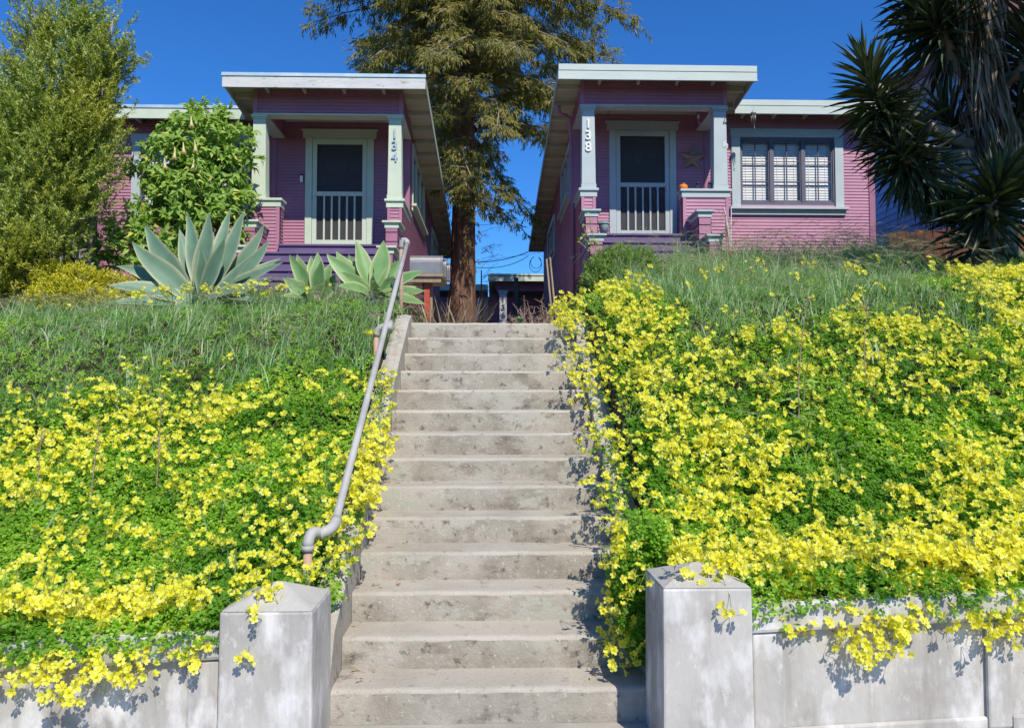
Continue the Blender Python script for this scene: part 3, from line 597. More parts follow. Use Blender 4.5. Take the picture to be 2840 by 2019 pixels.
def sorrel(sgn, n_near, n_far):
    out = []
    for n, ya, yb, tpl in ((n_near, 3.62, 5.6, HEART), (n_far, 5.6, 10.5 if sgn > 0 else 8.6, KITE)):
        x, y = wedge(n, sgn, ya, yb, 1.3); gz = grass_zone(x, y); k = rng.random(len(x)) > gz*.8; x, y = x[k], y[k]
        layer = rng.random(len(x))**.6
        ntum = 0
        z = bank_z(x, np.maximum(y, 3.78)) + np.clip(canopy(x, y), .015, .4)*layer + .01
        z -= np.clip(3.80-y, 0, 1)*.8*rng.random(len(x))
        if sgn > 0: k = (y > 3.8) | (rng.random(len(x)) < .5); x, y, z = x[k], y[k], z[k]
        # spill over the step edges
        edge = np.abs(x) < 1.08; sp = rng.random(len(x))*(.30 if sgn > 0 else .22)*edge*(rng.random(len(x)) < (.5 if sgn > 0 else .5*(y < 6.6)))*(y > 4.15); x = x - sgn*sp; z -= sp*.45
        if tpl is HEART and sgn > 0:      # a mat of leaves tumbling down between the gate pier and the first steps
            m = 3800; q = rng.random(m); xt = .97 - rng.random(m)*(.16+.14*np.sin(q*3)); yt = 4.06 + .55*rng.random(m)*(1-.5*q); ztm = E-.70-.70*q+.04*rng.normal(size=m)
            x = np.concatenate([x, xt]); y = np.concatenate([y, yt]); z = np.concatenate([z, ztm])
        nrm = unit(np.stack([.15*np.ones(len(x)), -.45*np.ones(len(x)), np.ones(len(x))], 1) + rng.normal(size=(len(x), 3))*.42)
        t0 = rdir(len(x)); X0, Y0_, Z0_ = leaf_frames(t0, nrm); s = (.0145 + .013*rng.random(len(x))**2)*(1.0 if tpl is HEART else 1.25)
        pos = np.stack([x, y, z], 1)
        for q in range(3):
            a = 2*np.pi*q/3; d = X0*math.cos(a) + Y0_*math.sin(a); dd = d - .28*nrm; XX, YY, ZZ = leaf_frames(dd, nrm)
            out.append(stamp(*tpl, pos + d*.001, XX*s[:, None]*1.05, YY*s[:, None], ZZ*s[:, None]))
    V, T = join(out); o = npmesh('sorrel_foliage', V, T, M_clover)
    tag(o, 'green clover-like ground cover on the bank %s of the steps' % ('left' if sgn < 0 else 'right'), 'ground cover', kind='stuff'); return o
sorrel(-1, 50000, 45000); sorrel(1, 52000, 56000)

def flower_template(nf, seed):
    """an umbel: nf five-petalled trumpets about the origin, axis +z"""
    r = np.random.default_rng(seed); parts, mid = [], []
    R = .0228
    for i in range(nf):
        a = r.uniform(0, 6.28); e = math.sqrt((i+.4)/nf)*1.15; d = np.array([math.sin(e)*math.cos(a), math.sin(e)*math.sin(a), math.cos(e)])
        c = d*r.uniform(.042, .066)*(.86 + .05*nf) + np.array([0, 0, -.02]); f = unit(d*.9 + r.normal(size=3)*.32 + np.array([0, 0, .5]))
        t = unit(np.cross(f, r.normal(size=3))); b = np.cross(f, t); Rf = R*r.uniform(.85, 1.1); cup = r.choice([r.uniform(-.05, .2), r.uniform(.2, .6)], p=[.75, .25]); Rf *= 1 - .35*max(cup-.25, 0)
        for q in range(5):
            an = 2*math.pi*q/5 + r.normal()*.05; u = t*math.cos(an)+b*math.sin(an); v = np.cross(f, u)
            P5 = [u*.10-f*.42, u*.58-v*.40-f*(.06-cup*.3), u*.58+v*.40-f*(.06-cup*.3), u*1.0-v*.27+f*cup, u*1.0+v*.27+f*cup]
            parts.append((np.array([c + p*Rf for p in P5]), np.array([[0,2,1],[1,2,4],[1,4,3]]))); mid += [2, 0, 0]
        k = [c + (t*math.cos(2*math.pi*q/5+.6)+b*math.sin(2*math.pi*q/5+.6))*Rf*.17 - f*Rf*.36 for q in range(5)] + [c - f*Rf*1.25]
        parts.append((np.array(k), np.array([[q, 5, (q+1) % 5] for q in range(5)]))); mid += [1]*5
        o0 = np.array([0, 0, -.055]); e0 = c - f*Rf*1.1; sdv = unit(np.cross(e0-o0, [.3, .8, .1]))*.0011; parts.append((np.array([o0-sdv, o0+sdv, e0+sdv, e0-sdv]), np.array([[0,1,2],[0,2,3]]))); mid += [3]*2
    V, T = join(parts); return V, T, np.array(mid)
FT = [flower_template(n, 40+i) for i, n in enumerate((5, 6, 3, 4, 5, 2, 1, 7))]
def stem_mesh(V0, seed):
    r = random.Random(seed); b = MB(); L = .17
    b.tube([(0, 0, -.02), (.005, .004, -.07), (r.uniform(-.03, .03), .015, -L)], .0016, 4, False)
    return b
def flower_density(x, y):
    gz = grass_zone(x, y); n1 = noise2(x*1.9+2, y*1.6); n2 = noise2(x*4.1, y*3.4+8)
    right = .47 + .15*n1 + .26*n2 + .55*np.exp(-((x-1.0)/.40)**2) + .10*noise2(x*2.7, y*2.3+3)*np.clip(5.4-y, 0, 1) + .25*np.clip((x-3.2)*.5, 0, 1)*np.clip(y-6.5, 0, 1) - .35*np.exp(-(((x-2.35)/.5)**2+((y-5.2)/.55)**2))
    left = .32 + .15*n1 + .26*n2 + .30*np.exp(-((y-3.70)/.10)**2) - .22*np.exp(-((y-4.05)/.22)**2)*(-x > 1.5) + .45*np.exp(-((y-5.7)/.6)**2)*np.clip((-x-1.3), 0, 1) + .6*np.exp(-((-x-1.0)/.2)**2)*(y < 6.3)*(y > 4.2) - .4*np.exp(-(((-x-1.55)/.5)**2+((y-6.2)/.7)**2))
    f = np.where(x < 0, left, right)
    strip = np.exp(-((y-8.15)/.35)**2)*np.clip((-x-1.5), 0, 1)*np.clip((4.4+x), 0, 1)*.16
    return np.clip(f, 0, 1)*(1-gz)**2.4 + .015*gz*(x > 0) + strip*(x < 0)
def flower_points(sgn, n):
    x, y = wedge(n, sgn, 3.66, 10.2 if sgn > 0 else 9.0, 1.35, .95); k = rng.random(len(x)) < flower_density(x, y); x, y = x[k], y[k]
    gz = grass_zone(x, y)
    z = bank_z(x, np.maximum(y, 3.78)) + np.clip(canopy(x, y), .02, .4) + rng.uniform(.03, .09, len(x)) + gz*.15
    edge = (np.abs(x) < 1.12) & (y > 4.2); sp = rng.random(len(x))*.38*edge*(sgn > 0) + rng.random(len(x))*.24*edge*(sgn < 0)*(y < 6.6); x = x - sgn*sp; z -= sp*.45
    return x, y, z
def wall_spill(sgn, n, x0, x1, yb, drop):
    x = rng.uniform(x0, x1, n); d = rng.random(n)
    amp = np.clip(.62 + .45*noise2(x*2.6+1, x*0), .15, 1.1); y = yb - d*.36*amp**.5; zt = (-1.0 + TILT*(x-1.24)) if sgn > 0 else (-1.10 - TILT*(x-1.27)); z = zt + E + (.20 if sgn > 0 else .15)*(1-d) - d**1.3*drop*amp + rng.normal(size=n)*.025
    return sgn*x, y, z
pts = []
for sgn, n in ((-1, 7900), (1, 11800)): pts.append(np.stack(flower_points(sgn, n), 1))
pts.append(np.stack(wall_spill(-1, 640, 1.36, 4.5, 3.86, .34), 1)); pts.append(np.stack(wall_spill(1, 640, 1.40, 4.6, 3.88, .34), 1))
# tumbling beside the right gate pier onto the first steps
m = 70; q = rng.random(m)**.8; pts.append(np.stack([.92 - .30*(.25+.75*rng.random(m)), 4.02 + .42*rng.random(m)*(1-.3*q), E-.74 - .66*q + .05*rng.normal(size=m)], 1))
m = 60; q = rng.random(m); pts.append(np.stack([-.90 + .17*rng.random(m), 4.75 + .9*q, E-.62+.45*q - .12*rng.random(m)], 1))
for u_, v_, d_ in ((1470/2.077, 1350+745/2.077, 3.56), (1412/2.077, 1350+1005/2.077, 3.56), (1500+655/1.705, 1350+385/1.705, 3.68), (1500+680/1.705, 1350+372/1.705, 3.7), (1500+905/1.705, 1350+590/1.705, 3.55), (1500+480/1.705, 1350+440/1.705, 3.75)): pts.append(np.array([tuple(P(u_, v_, d_))]))
PT = np.concatenate(pts); axis = unit(np.array([[.2, -.62, .62]]) + rng.normal(size=(len(PT), 3))*.45)
tid = rng.choice(len(FT), len(PT), p=[.13,.09,.17,.16,.10,.18,.13,.04]); scl = rng.uniform(.85, 1.15, len(PT))
order = np.argsort(PT[:, 1] + .02*rng.normal(size=len(PT))); big = np.isin(tid, (0, 1, 3, 4, 7))
solo = [i for i in order if big[i] and abs(PT[i, 0]) < .74*PT[i, 1]+.1][:300]; solo_set = set(solo)
fmesh, smesh = [], []
for i, (V, T, mi) in enumerate(FT):
    me = npmesh('', V, T, [M_petal, M_tube, M_throat, M_stem], mi); me.name = 'flower_cluster'; fmesh.append(me)
    s_ = stem_mesh(V, i); ms_ = bpy.data.meshes.new('stem'); ms_.from_pydata(s_.v, [], s_.f); ms_.materials.append(M_stem); smesh.append(ms_)
for i in solo:
    o = bpy.data.objects.new('flower_cluster', fmesh[tid[i]]); C.objects.link(o)
    z = Vector(axis[i]); qx = z.to_track_quat('Z', 'Y'); o.matrix_world = Matrix.LocRotScale(Vector(PT[i]), qx, Vector((scl[i],)*3))
    side = 'left' if PT[i, 0] < 0 else 'right'
    tag(o, 'head of lemon yellow five-petalled blossoms near the wall on the %s bank' % side, 'flowers', 'yellow flower heads along the %s wall' % side)
    s_ = bpy.data.objects.new('stem', smesh[tid[i]]); C.objects.link(s_); s_.parent = o
    if PT[i, 1] < 3.74: s_.matrix_basis = (qx.inverted() @ Vector((0, 0, -1)).rotation_difference(Vector((.1*math.sin(i), .62, .78)).normalized())).to_matrix().to_4x4()   # hanging heads: the stem climbs back over the wall
rest = np.array([i for i in range(len(PT)) if i not in solo_set]); acc, mids = [], []
for t, (V, T, mi) in enumerate(FT):
    ii = rest[tid[rest] == t]; th = rng.random(len(ii))*6.28; X, Y, Z = leaf_frames(rdir(len(ii)), axis[ii])
    s = scl[ii][:, None]; acc.append(stamp(V, T, PT[ii], X*s, Y*s, Z*s)); mids.append(np.tile(mi, len(ii)))
V, T = join(acc); o = npmesh('flowers', V, T, [M_petal, M_tube, M_throat, M_stem], np.concatenate(mids)); tag(o, 'countless small yellow blossoms spread over both banks beside the steps', 'flowers', kind='stuff')

# ---------------------------------------------------------------- grasses
def blades(x, y, z, L, w, lean, bend, segs=4, az=None):
    n = len(x); az = rng.random(n)*6.28 if az is None else az
    h = np.stack([np.cos(az), np.sin(az), 0*az], 1); side = np.stack([-np.sin(az), np.cos(az), 0*az], 1); twist = rng.normal(size=n)*.6
    side = unit(side*np.cos(twist)[:, None] + h*np.sin(twist)[:, None]*.6); up = np.array([[0, 0, 1.]])
    p = np.stack([x, y, z], 1); ang = lean.copy(); rows = []
    for k in range(segs+1):
        s = k/segs; ww = (w*(1-s**1.6)*(1 if k else .8))[:, None]
        rows.append(p - side*ww/2); rows.append(p + side*ww/2)
        p = p + (up*np.cos(ang)[:, None] + h*np.sin(ang)[:, None])*(L/segs)[:, None]; ang = ang + bend/segs
    V = np.stack(rows, 1); k2 = 2*(segs+1); T = []
    for k in range(segs): T += [[2*k, 2*k+1, 2*k+3], [2*k, 2*k+3, 2*k+2]]
    T = np.array(T)[None] + (np.arange(n)*k2)[:, None, None]
    return V.reshape(-1, 3), T.reshape(-1, 3), p, ang, h
def meadow(sgn, n, y0, y1, sparse):
    cx, cy = wedge(n//9, sgn, y0, y1, .9); gz = grass_zone(cx, cy); k = rng.random(len(cx)) < np.maximum(gz, sparse)*np.clip(.62+.5*noise2(cx*3.7, cy*3.7+1), .12, 1); cx, cy, gz = cx[k], cy[k], gz[k]; m = len(cx)
    cl = rng.uniform(.6, 1.35, m)*(.75+.4*np.clip(noise2(cx*1.9, cy*1.9+4), -1, 1)); ca = rng.normal(size=m)*1.1 + .1; cb = rng.uniform(.2, 1.6, m); cr = rng.uniform(.02, .07, m); cw = rng.uniform(.7, 1.5, m)
    i = np.repeat(np.arange(m), rng.integers(4, 15, m)); n = len(i)
    x = cx[i] + rng.normal(size=n)*cr[i]; y = cy[i] + rng.normal(size=n)*cr[i]; gzi = gz[i]; far = np.interp(y, [5.8, 8.2], [1.15, .72]) if sgn < 0 else np.interp(y, [8, 10.5], [1, 1.5])
    L = rng.uniform(.2, .46, n)*cl[i]*np.where(gzi > .3, 1.0, .8)*far*np.clip(1+.3*noise2(x*2.9+7, y*2.1), .6, 1.5); z = bank_z(x, y) - .01; az = ca[i] + rng.normal(size=n)*.9
    V, T, _, _, _ = blades(x, y, z, L, rng.uniform(.006, .013, n)*cw[i], np.abs(rng.normal(size=n))*.32, cb[i] + rng.uniform(-.2, .7, n), 5, az)
    o = npmesh('grass', V, T, M_grass); tag(o, 'long green meadow grass on the upper %s bank' % ('left' if sgn < 0 else 'right'), 'grass', kind='stuff')
    # wispy nodding seed heads
    m = int(n*.045); i = rng.choice(n, m, replace=False); Ls = rng.uniform(.34, .56, m)*np.where(gzi[i] > .3, 1, .85)*far[i]; azs = rng.normal(size=m)*.9 + .1
    V, T, tip, ang, h = blades(x[i], y[i], z[i], Ls, np.full(m, .003), rng.uniform(0, .3, m), rng.uniform(.7, 1.7, m), 5, azs)
    parts = [(V, T)]
    for q in range(12):
        t = rng.random(m)*.2; d = np.stack([0*ang, 0*ang, np.cos(ang+.25)], 1) + h*np.sin(ang+.25)[:, None]
        d2 = unit(d + rng.normal(size=(m, 3))*.22); b0 = tip - d*(t-.02)[:, None]; X, Y, Z = leaf_frames(d2, rdir(m))
        parts.append(stamp(np.array([[-.5,0,0],[.5,0,0],[0,1,0]], float), np.array([[0,1,2]]), b0, X*.0036, Y*rng.uniform(.05, .11, m)[:, None], Z))
    V, T = join(parts); o = npmesh('grass_seed_heads', V, T, M_awn); tag(o, 'pale wispy seed heads nodding over the grass of the %s bank' % ('left' if sgn < 0 else 'right'), 'grass', kind='stuff')
meadow(-1, 50000, 4.2, 11.5, .05); meadow(1, 120000, 4.2, 14.4, .06)

# ---------------------------------------------------------------- agaves
def agave_leaf(base, tip, width, arch, roll, V, T, Mg, nl=14, nw=6):
    base, tip = Vector(base), Vector(tip); ch = tip-base; L = ch.length; hz = Vector((ch.x, ch.y, 0)); steep = ch.normalized().z
    sag = Vector((0, 0, 1)) - ch.normalized()*steep; sag = sag.normalized() if sag.length > .1 else -hz.normalized() if hz.length > 1e-3 else Vector((0, -1, 0))
    c1 = base + ch*.35 + sag*arch*L; c2 = base + ch*.7 + sag*arch*.75*L
    nt_ = (Vector((random.gauss(0, .28), -.75, .62)) - ch.normalized()*.15).normalized(); outw = hz.normalized() if hz.length > .08 else Vector((0, -1, 0))
    b0 = len(V); prev = None
    for i in range(nl+1):
        s = i/nl; p = base*(1-s)**3 + c1*3*s*(1-s)**2 + c2*3*s*s*(1-s) + tip*s**3
        d = ((c1-base)*(1-s)**2 + (c2-c1)*2*s*(1-s) + (tip-c2)*s*s).normalized()
        sd = d.cross(nt_); sd = sd.normalized() if sd.length > .12 else prev
        if sd is None: sd = outw.cross(Vector((0, 0, 1))).normalized()
        prev = sd; nn = sd.cross(d).normalized(); rl = roll*(.3+s)*.5; sd2 = sd*math.cos(rl)+nn*math.sin(rl); n2 = nn*math.cos(rl)-sd*math.sin(rl)
        wd = 1.18*width*(.62 + .75*math.sin(min(s*1.75, 1)*math.pi/2)**2*.5)*(1-max(0, (s-.42)/.58)**1.75) if s < 1 else 0.004; p = p + sd*(.012*math.sin(s*9+len(V)*.01)*width*4*s) if sd is not None else p
        for j in range(nw+1):
            t = j/nw*2-1; V.append(tuple(p + sd2*t*wd/2 + n2*(abs(t)**1.6)*wd*.17*(1-.35*s))); Mg.append(1.0 if abs(t) > .99 else (.12 if abs(t) > .6 else 0))
    for i in range(nl):
        for j in range(nw):
            a = b0+i*(nw+1)+j; T += [(a, a+1, a+nw+2), (a, a+nw+2, a+nw+1)]
def agave(base, leaves, mat, label):
    root = empty('agave', base, label, 'agave', None); V, T, Mg = [], [], []
    for l in leaves: agave_leaf(*l, V, T, Mg)
    o = npmesh('leaves', V, T, mat, None, root, True); a = o.data.attributes.new('margin', 'FLOAT', 'POINT'); a.data.foreach_set('value', np.array(Mg, np.float32))
    MB().lathe(Vector(base)-Vector((0, 0, .25)), [(.09, 0), (.11, .2), (.06, .36)], 12).build('stem', M_twig, root, True)
za = lambda u, v, d: P(300+u/4.394, 560+v/4.394, d)
ab = za(1120, 1290, 9.3)
tips = [(100,780,-.05,.20,.10,.5), (-5,1010,-.30,.21,.06,.25), (-10,1225,-.55,.17,.03,.1), (285,490,-.22,.25,-.03,.15), (435,285,.20,.25,-.02,.2), (860,330,.35,.18,.0,.4), (965,128,.15,.19,.0,.0), (1240,130,-.15,.22,-.03,.0), (1500,80,.5,.20,.0,.1),
        (1655,100,.0,.20,-.06,-.5), (1640,245,.45,.18,.0,.0), (1895,275,.05,.20,-.10,-.5), (1975,458,-.1,.20,-.10,-.5), (2130,745,-.3,.18,.04,-.4), (2110,690,.25,.19,.02,-.3), (1020,965,-.50,.24,-.05,.1), (2000,905,-.45,.17,-.02,-.3), (1765,1035,-.6,.19,.05,-.2), (1820,1230,-.7,.15,.12,-.1),
        (760,1340,-.85,.16,.08,0), (1290,365,.7,.18,.0,.0), (700,560,.65,.2,0,.1), (1760,640,-.35,.18,-.06,-.4), (1420,420,-.28,.17,-.07,-.3), (1130,560,-.2,.15,-.02,.1)]
agave(ab, [(ab + Vector((.05*math.sin(i*2.4), .05*math.cos(i*2.4), .02*(i % 3))), za(u, v, 9.3+dd), wdt, ar, rl) for i, (u, v, dd, wdt, ar, rl) in enumerate(tips)], M_agave, 'large blue grey agave with broad sprawling leaves left of the other agaves')
def wild_agave(cu, cv, d, n, L, tips, label):
    b = P(cu, cv, d); ls = [(b + Vector((0, 0, .02)), P(u, v, d+dd), wd, ar, rl) for u, v, dd, wd, ar, rl in tips]
    agave(b, ls, M_agaveg, label)
zz = lambda u, v: (560+u/2.32, 150+v/2.32)
wild_agave(*zz(740, 1610), 9.2, 0, .6, [(*zz(u, v), dd, wd, ar, rl) for u, v, dd, wd, ar, rl in ((745,1275,.1,.17,0,0), (640,1400,-.35,.19,-.05,.1), (565,1290,.25,.17,0,.1), (610,1290,.4,.15,0,0), (830,1340,.2,.18,-.02,-.2), (765,1330,-.2,.16,-.03,0), (520,1440,-.1,.18,.0,.3), (860,1420,-.15,.17,-.05,-.3), (500,1560,-.5,.15,.05,.2), (700,1300,.3,.15,0,0))], 'small green agave half hidden in grass between the two other agaves')
wild_agave(*zz(1110, 1575), 8.9, 0, .6, [(*zz(u, v), dd, wd, ar, rl) for u, v, dd, wd, ar, rl in ((990,1200,.15,.19,0,0), (1175,1200,.1,.21,-.02,-.2), (805,1285,.1,.20,-.03,.25), (860,1270,.35,.18,-.02,.15), (1270,1320,.15,.19,-.04,-.5), (1425,1390,-.05,.17,.03,-.4), (1435,1525,-.2,.16,.03,-.3), (1385,1500,.15,.13,.03,-.3), (945,1290,.4,.15,0,.0), (875,1495,-.35,.15,.12,.2), (1100,1380,-.4,.16,-.06,0), (1440,1610,-.4,.15,.04,-.2), (1240,1430,-.3,.17,-.03,-.3), (900,1400,-.2,.15,.0,.2), (1060,1290,.3,.16,0,0))], 'medium green agave with pointed leaves beside the handrail top')

# ---------------------------------------------------------------- shrubs and trees
def shoots(pos, axis, n, L, ll, lw, spread=.9, tpl=LEAF4, droop=0.0, start=.1):
    """n leaves along each shoot, spiralling, pointing outward and along it"""
    m = len(pos); out = []
    for k in range(n):
        s = start + (1-start)*(k+.5)/n; r = rdir(m); r = unit(r - (r*axis).sum(1, keepdims=True)*axis)
        d = unit(axis*(.45+.5*s) + r*spread - np.array([[0, 0, droop]])); Ls = L if np.ndim(L) else np.full(m, L)
        p = pos + axis*(Ls*s)[:, None] + r*.004; nrm = unit(axis*1.0 + np.array([[.2, -.6, .75]]) + rng.normal(size=(m, 3))*.5)
        X, Y, Z = leaf_frames(d, nrm); sc = rng.uniform(.7, 1.2, m)[:, None]
        out.append(stamp(*tpl, p, X*lw*sc, Y*ll*sc, Z*ll*sc))
    return join(out)
def in_ellipsoids(ells, n, shell=.55):
    vol = np.array([a*b*c for _, (a, b, c) in ells])**.75; which = rng.choice(len(ells), n, p=vol/vol.sum()); cen = np.array([c for c, _ in ells])[which]; rad = np.array([r for _, r in ells])[which]
    d = rdir(n); r = (shell + (1-shell)*rng.random(n))[:, None]; return cen + d*rad*r, d
def trunk_mb(pts, rads, n=10, jit=.06): return MB().tube(pts, rads, n, True, jit)

# small-leaved upright tree on the left
zl = lambda u, v, d=10.8: P(u/2.32, v/2.32, d)
t1 = empty('upright_tree', (-6.0, 10.9, 1.3+E), 'tall upright olive green tree with small leaves at the left edge', 'tree')
ells = []
for u, v, ru, rv, dd in ((500,150,90,330,0),(540,30,60,170,.1),(210,170,80,200,.1),(730,210,60,210,.1),(300,400,190,300,.2),(560,430,200,300,0),(640,560,100,260,.3),(160,560,150,300,-.1),(420,760,330,330,-.2),(150,900,190,330,0),(560,820,170,300,.2),(330,1150,330,330,-.3),(90,1250,180,360,-.2),(500,1100,150,260,.1),(200,1480,260,270,-.3),(60,1750,200,260,-.4),(600,980,110,200,.2),(-150,1000,200,500,0),(-200,1500,220,400,0),(60,1620,240,230,-.7),(300,1600,200,160,-.6),(-100,1800,260,200,-.8)):
    c = zl(u, v, 10.9+dd); s = 10.9/2100/2.32; ells.append((tuple(c), (ru*s, max(.22, ru*s*.9), rv*s)))
cc, dd = in_ellipsoids(ells, 420, .45); ii = np.repeat(np.arange(420), 14); pp = cc[ii] + rng.normal(size=(len(ii), 3))*np.array([.13, .13, .17]); dd = dd[ii]; ax = unit(dd*.55 + np.array([[0, -.1, .85]]) + rng.normal(size=pp.shape)*.3)
V, T = shoots(pp, ax, 32, rng.uniform(.16, .36, len(pp)), .056, .019, .8); npmesh('crown', V, T, M_tea, None, t1)
b = MB()
for k in range(6):
    c = ells[k % len(ells)][0]; base = Vector((-6.2+.07*k, 10.9+.05*(k % 3), 1.0+E)); tipp = Vector(c)+Vector((0, 0, .3)); b.tube([base, base.lerp(tipp, .4)+Vector((.1*(k % 3-1), 0, .1)), base.lerp(tipp, .75), tipp], [.04, .03, .02, .008], 7, True, .05)
b.build('trunk', M_twig, t1, True)
# angel's trumpet bush
t2 = empty('trumpet_bush', (-4.6, 12.6, 1.7+E), 'leafy light green bush hung with cream trumpet flowers before the left bungalow', 'shrub')
ells = []
for u, v, ru, rv, d in ((1300,900,190,170,12.6),(1480,950,130,170,12.7),(1130,1050,180,170,12.4),(1400,1150,190,230,12.7),(1200,1250,230,190,12.4),(950,1130,110,110,12.3),(1060,1420,200,170,12.2),(1330,1420,220,180,12.5),(760,1560,140,120,11.9),(930,1600,170,140,11.8),(1480,1330,110,170,12.8),(650,1640,110,90,11.7),(1330,780,110,90,12.7)):
    s = d/2100/2.32; ells.append((tuple(zl(u, v, d)), (ru*s, ru*s*.8, rv*s)))
pp, dd = in_ellipsoids(ells, 900, .5); ax = unit(dd + np.array([[0, -.15, .45]]) + rng.normal(size=pp.shape)*.25)
V, T = shoots(pp, ax, 9, rng.uniform(.12, .25, len(pp)), .155, .066, .85, LEAF5, .25); npmesh('foliage', V, T, M_brug, None, t2)
b = MB()
for k in range(13): c = Vector(ells[k][0]); bs = Vector((-4.6+.06*k, 12.7, 1.6+E)); b.tube([bs, bs.lerp(c, .5)+Vector((0, .05, .15)), c], [.035, .025, .012], 6)
b.build('stems', M_twig, t2, True)
for u, v in ((1230,770),(1125,975),(1255,930),(1060,1040),(1180,940),(840,1500),(1245,1050),(690,1540),(785,1600)):
    c = zl(u, v, 11.55 if v > 1400 else 11.95); b = MB(); b.lathe(c, [(.006, .06), (.012, .0), (.022, -.07), (.05, -.13), (.035, -.128), (.012, -.06)], 9, (.1*math.sin(u), .05, 1)); b.build('trumpet_flower', M_trump, t2, True)
# golden shrub
t3 = empty('golden_shrub', (-5.1, 9.9, 1.2+E), 'low golden leaved shrub between the upright tree and the big agave', 'shrub')
zg = lambda u, v, d: P(u/2.7066, 550+v/2.7066, d); ells = []
for u, v, ru, rv, d in ((420,640,150,110,10.2),(620,660,170,120,10.2),(520,760,230,110,10.0),(850,690,140,90,10.4),(330,820,120,100,9.9),(700,800,180,80,10)): s = d/2100/2.7066; ells.append((tuple(zg(u, v, d)), (ru*s, ru*s, rv*s)))
pp, dd = in_ellipsoids(ells, 2100, .55); ax = unit(dd + np.array([[0, -.1, .5]]) + rng.normal(size=pp.shape)*.3); V, T = shoots(pp, ax, 18, .13, .03, .017, .8); npmesh('foliage', V, T, M_gold, None, t3)
b = MB(); 
for k in range(6): c = Vector(ells[k][0]); b.tube([Vector((-5.1, 10.2, .9+E)), c], [.02, .008], 5)
b.build('stems', M_twig, t3, True)
# round bush before the right bungalow
t4 = empty('round_bush', (1.95, 10.9, 1.6+E), 'rounded needle leaved green bush at the foot of the right bungalow steps', 'shrub')
c0 = P(1735, 770, 10.9); ells = [(tuple(c0), (.56, .5, .40)), (tuple(c0+Vector((.15, 0, -.12))), (.6, .5, .34)), (tuple(c0+Vector((-.25, -.1, -.15))), (.36, .4, .30))]
pp, dd = in_ellipsoids(ells, 2400, .72); ax = unit(dd*1.0 + np.array([[0, 0, .35]]) + rng.normal(size=pp.shape)*.3); V, T = shoots(pp, ax, 15, .10, .06, .011, .7); npmesh('foliage', V, T, M_bush, None, t4)
b = MB(); b.tube([c0+Vector((0, 0, -.7)), c0], [.05, .02], 7); b.build('stems', M_twig, t4, True)

# redwood
t5 = empty('redwood_tree', (-.80, 19.5, .9+E), 'tall redwood with rusty bark and drooping olive sprays between the bungalows', 'tree')
TX, TY = -.80, 19.6; b = MB(); zs = np.linspace(.6, 17, 60); nn = 40; rows = []
for z in zs:
    r0 = .345*(1-(z-.6)/26) + .10*math.exp(-(z-.9)/.9)
    for k in range(nn):
        a = 2*math.pi*k/nn; r = r0*(1 + .045*math.sin(a*9+.35*math.sin(z*.7)+z*.12) + .03*math.sin(a*17+1.3+z*.2) + random.uniform(-.012, .012)); rows.append((TX + .012*z + r*math.cos(a), TY + r*math.sin(a), z+E))
b.poly(rows, [(i*nn+k, i*nn+(k+1) % nn, (i+1)*nn+(k+1) % nn, (i+1)*nn+k) for i in range(len(zs)-1) for k in range(nn)]); b.build('trunk', M_bark, t5, True)
bp, bd, limbs = [], [], MB()
NB = 180
for k in range(NB):
    z = 5.1 + 10.0*((k+.5)/NB)**.85
    if z < 7 and k % 5 in (1, 3): continue
    az = k*2.399 + random.uniform(-.4, .4)
    Lb = np.interp(z, [4.5, 5.6, 7, 8.3, 11, 15], [1.3, 1.95, 3.2, 4.1, 4.2, 3.2])*random.uniform(.7, 1.08)
    if z < 7.2 and math.cos(az) < -.3: Lb *= .5
    Lb *= 1.03 + .08*math.cos(az); h = Vector((math.cos(az), math.sin(az), 0)); sdv = Vector((-h.y, h.x, 0)); o_ = Vector((TX+.012*z, TY, z+E)); rise, sagb = random.uniform(.05, .35), random.uniform(.35, .62)
    if z < 6.5: rise, sagb = .1, .65
    pl = [o_ + h*Lb*t + Vector((0, 0, Lb*(rise*t - sagb*t*t))) + sdv*.12*Lb*math.sin(t*3+k) for t in (0, .2, .4, .6, .8, 1)]
    limbs.tube(pl, [.05, .042, .033, .024, .016, .007], 5, False)
    for q in range(int(Lb*13)):
        t = .16 + .84*random.random(); i = min(int(t*5), 4); p = pl[i].lerp(pl[i+1], t*5-i); s_ = random.choice((-1, 1)); d = (h*.5 + sdv*s_*random.uniform(.2, 1.0) + Vector((0, 0, random.uniform(-.75, .15)))).normalized()
        l_ = random.uniform(.25, .62)*(1.1-.3*t); e_ = p + d*l_; 
        if q % 4 == 0: limbs.tube([p, e_], [.008, .003], 3, False)
        for w_ in range(4): bp.append(p.lerp(e_, random.random()**.7)); bd.append((d*.6 + Vector((random.gauss(0, .5), random.gauss(0, .5), -random.uniform(.1, .9)))).normalized())
# low twigs on the trunk itself
for k in range(90):
    z = random.uniform(3.4, 8); a = random.uniform(0, 6.28); p = Vector((TX+.01*z+.34*math.cos(a), TY+.34*math.sin(a), z+E)); bp.append(p); bd.append(Vector((math.cos(a), math.sin(a), -.8)).normalized())
limbs.build('limbs', M_twig, t5)
bp = np.array([tuple(v) for v in bp]); bd = np.array([tuple(v) for v in bd]); print('redwood sprays', len(bp))
V, T = shoots(bp, bd, 9, rng.uniform(.16, .34, len(bp)), .13, .028, .45, LEAF4, .25); npmesh('crown', V, T, M_redwood, None, t5)

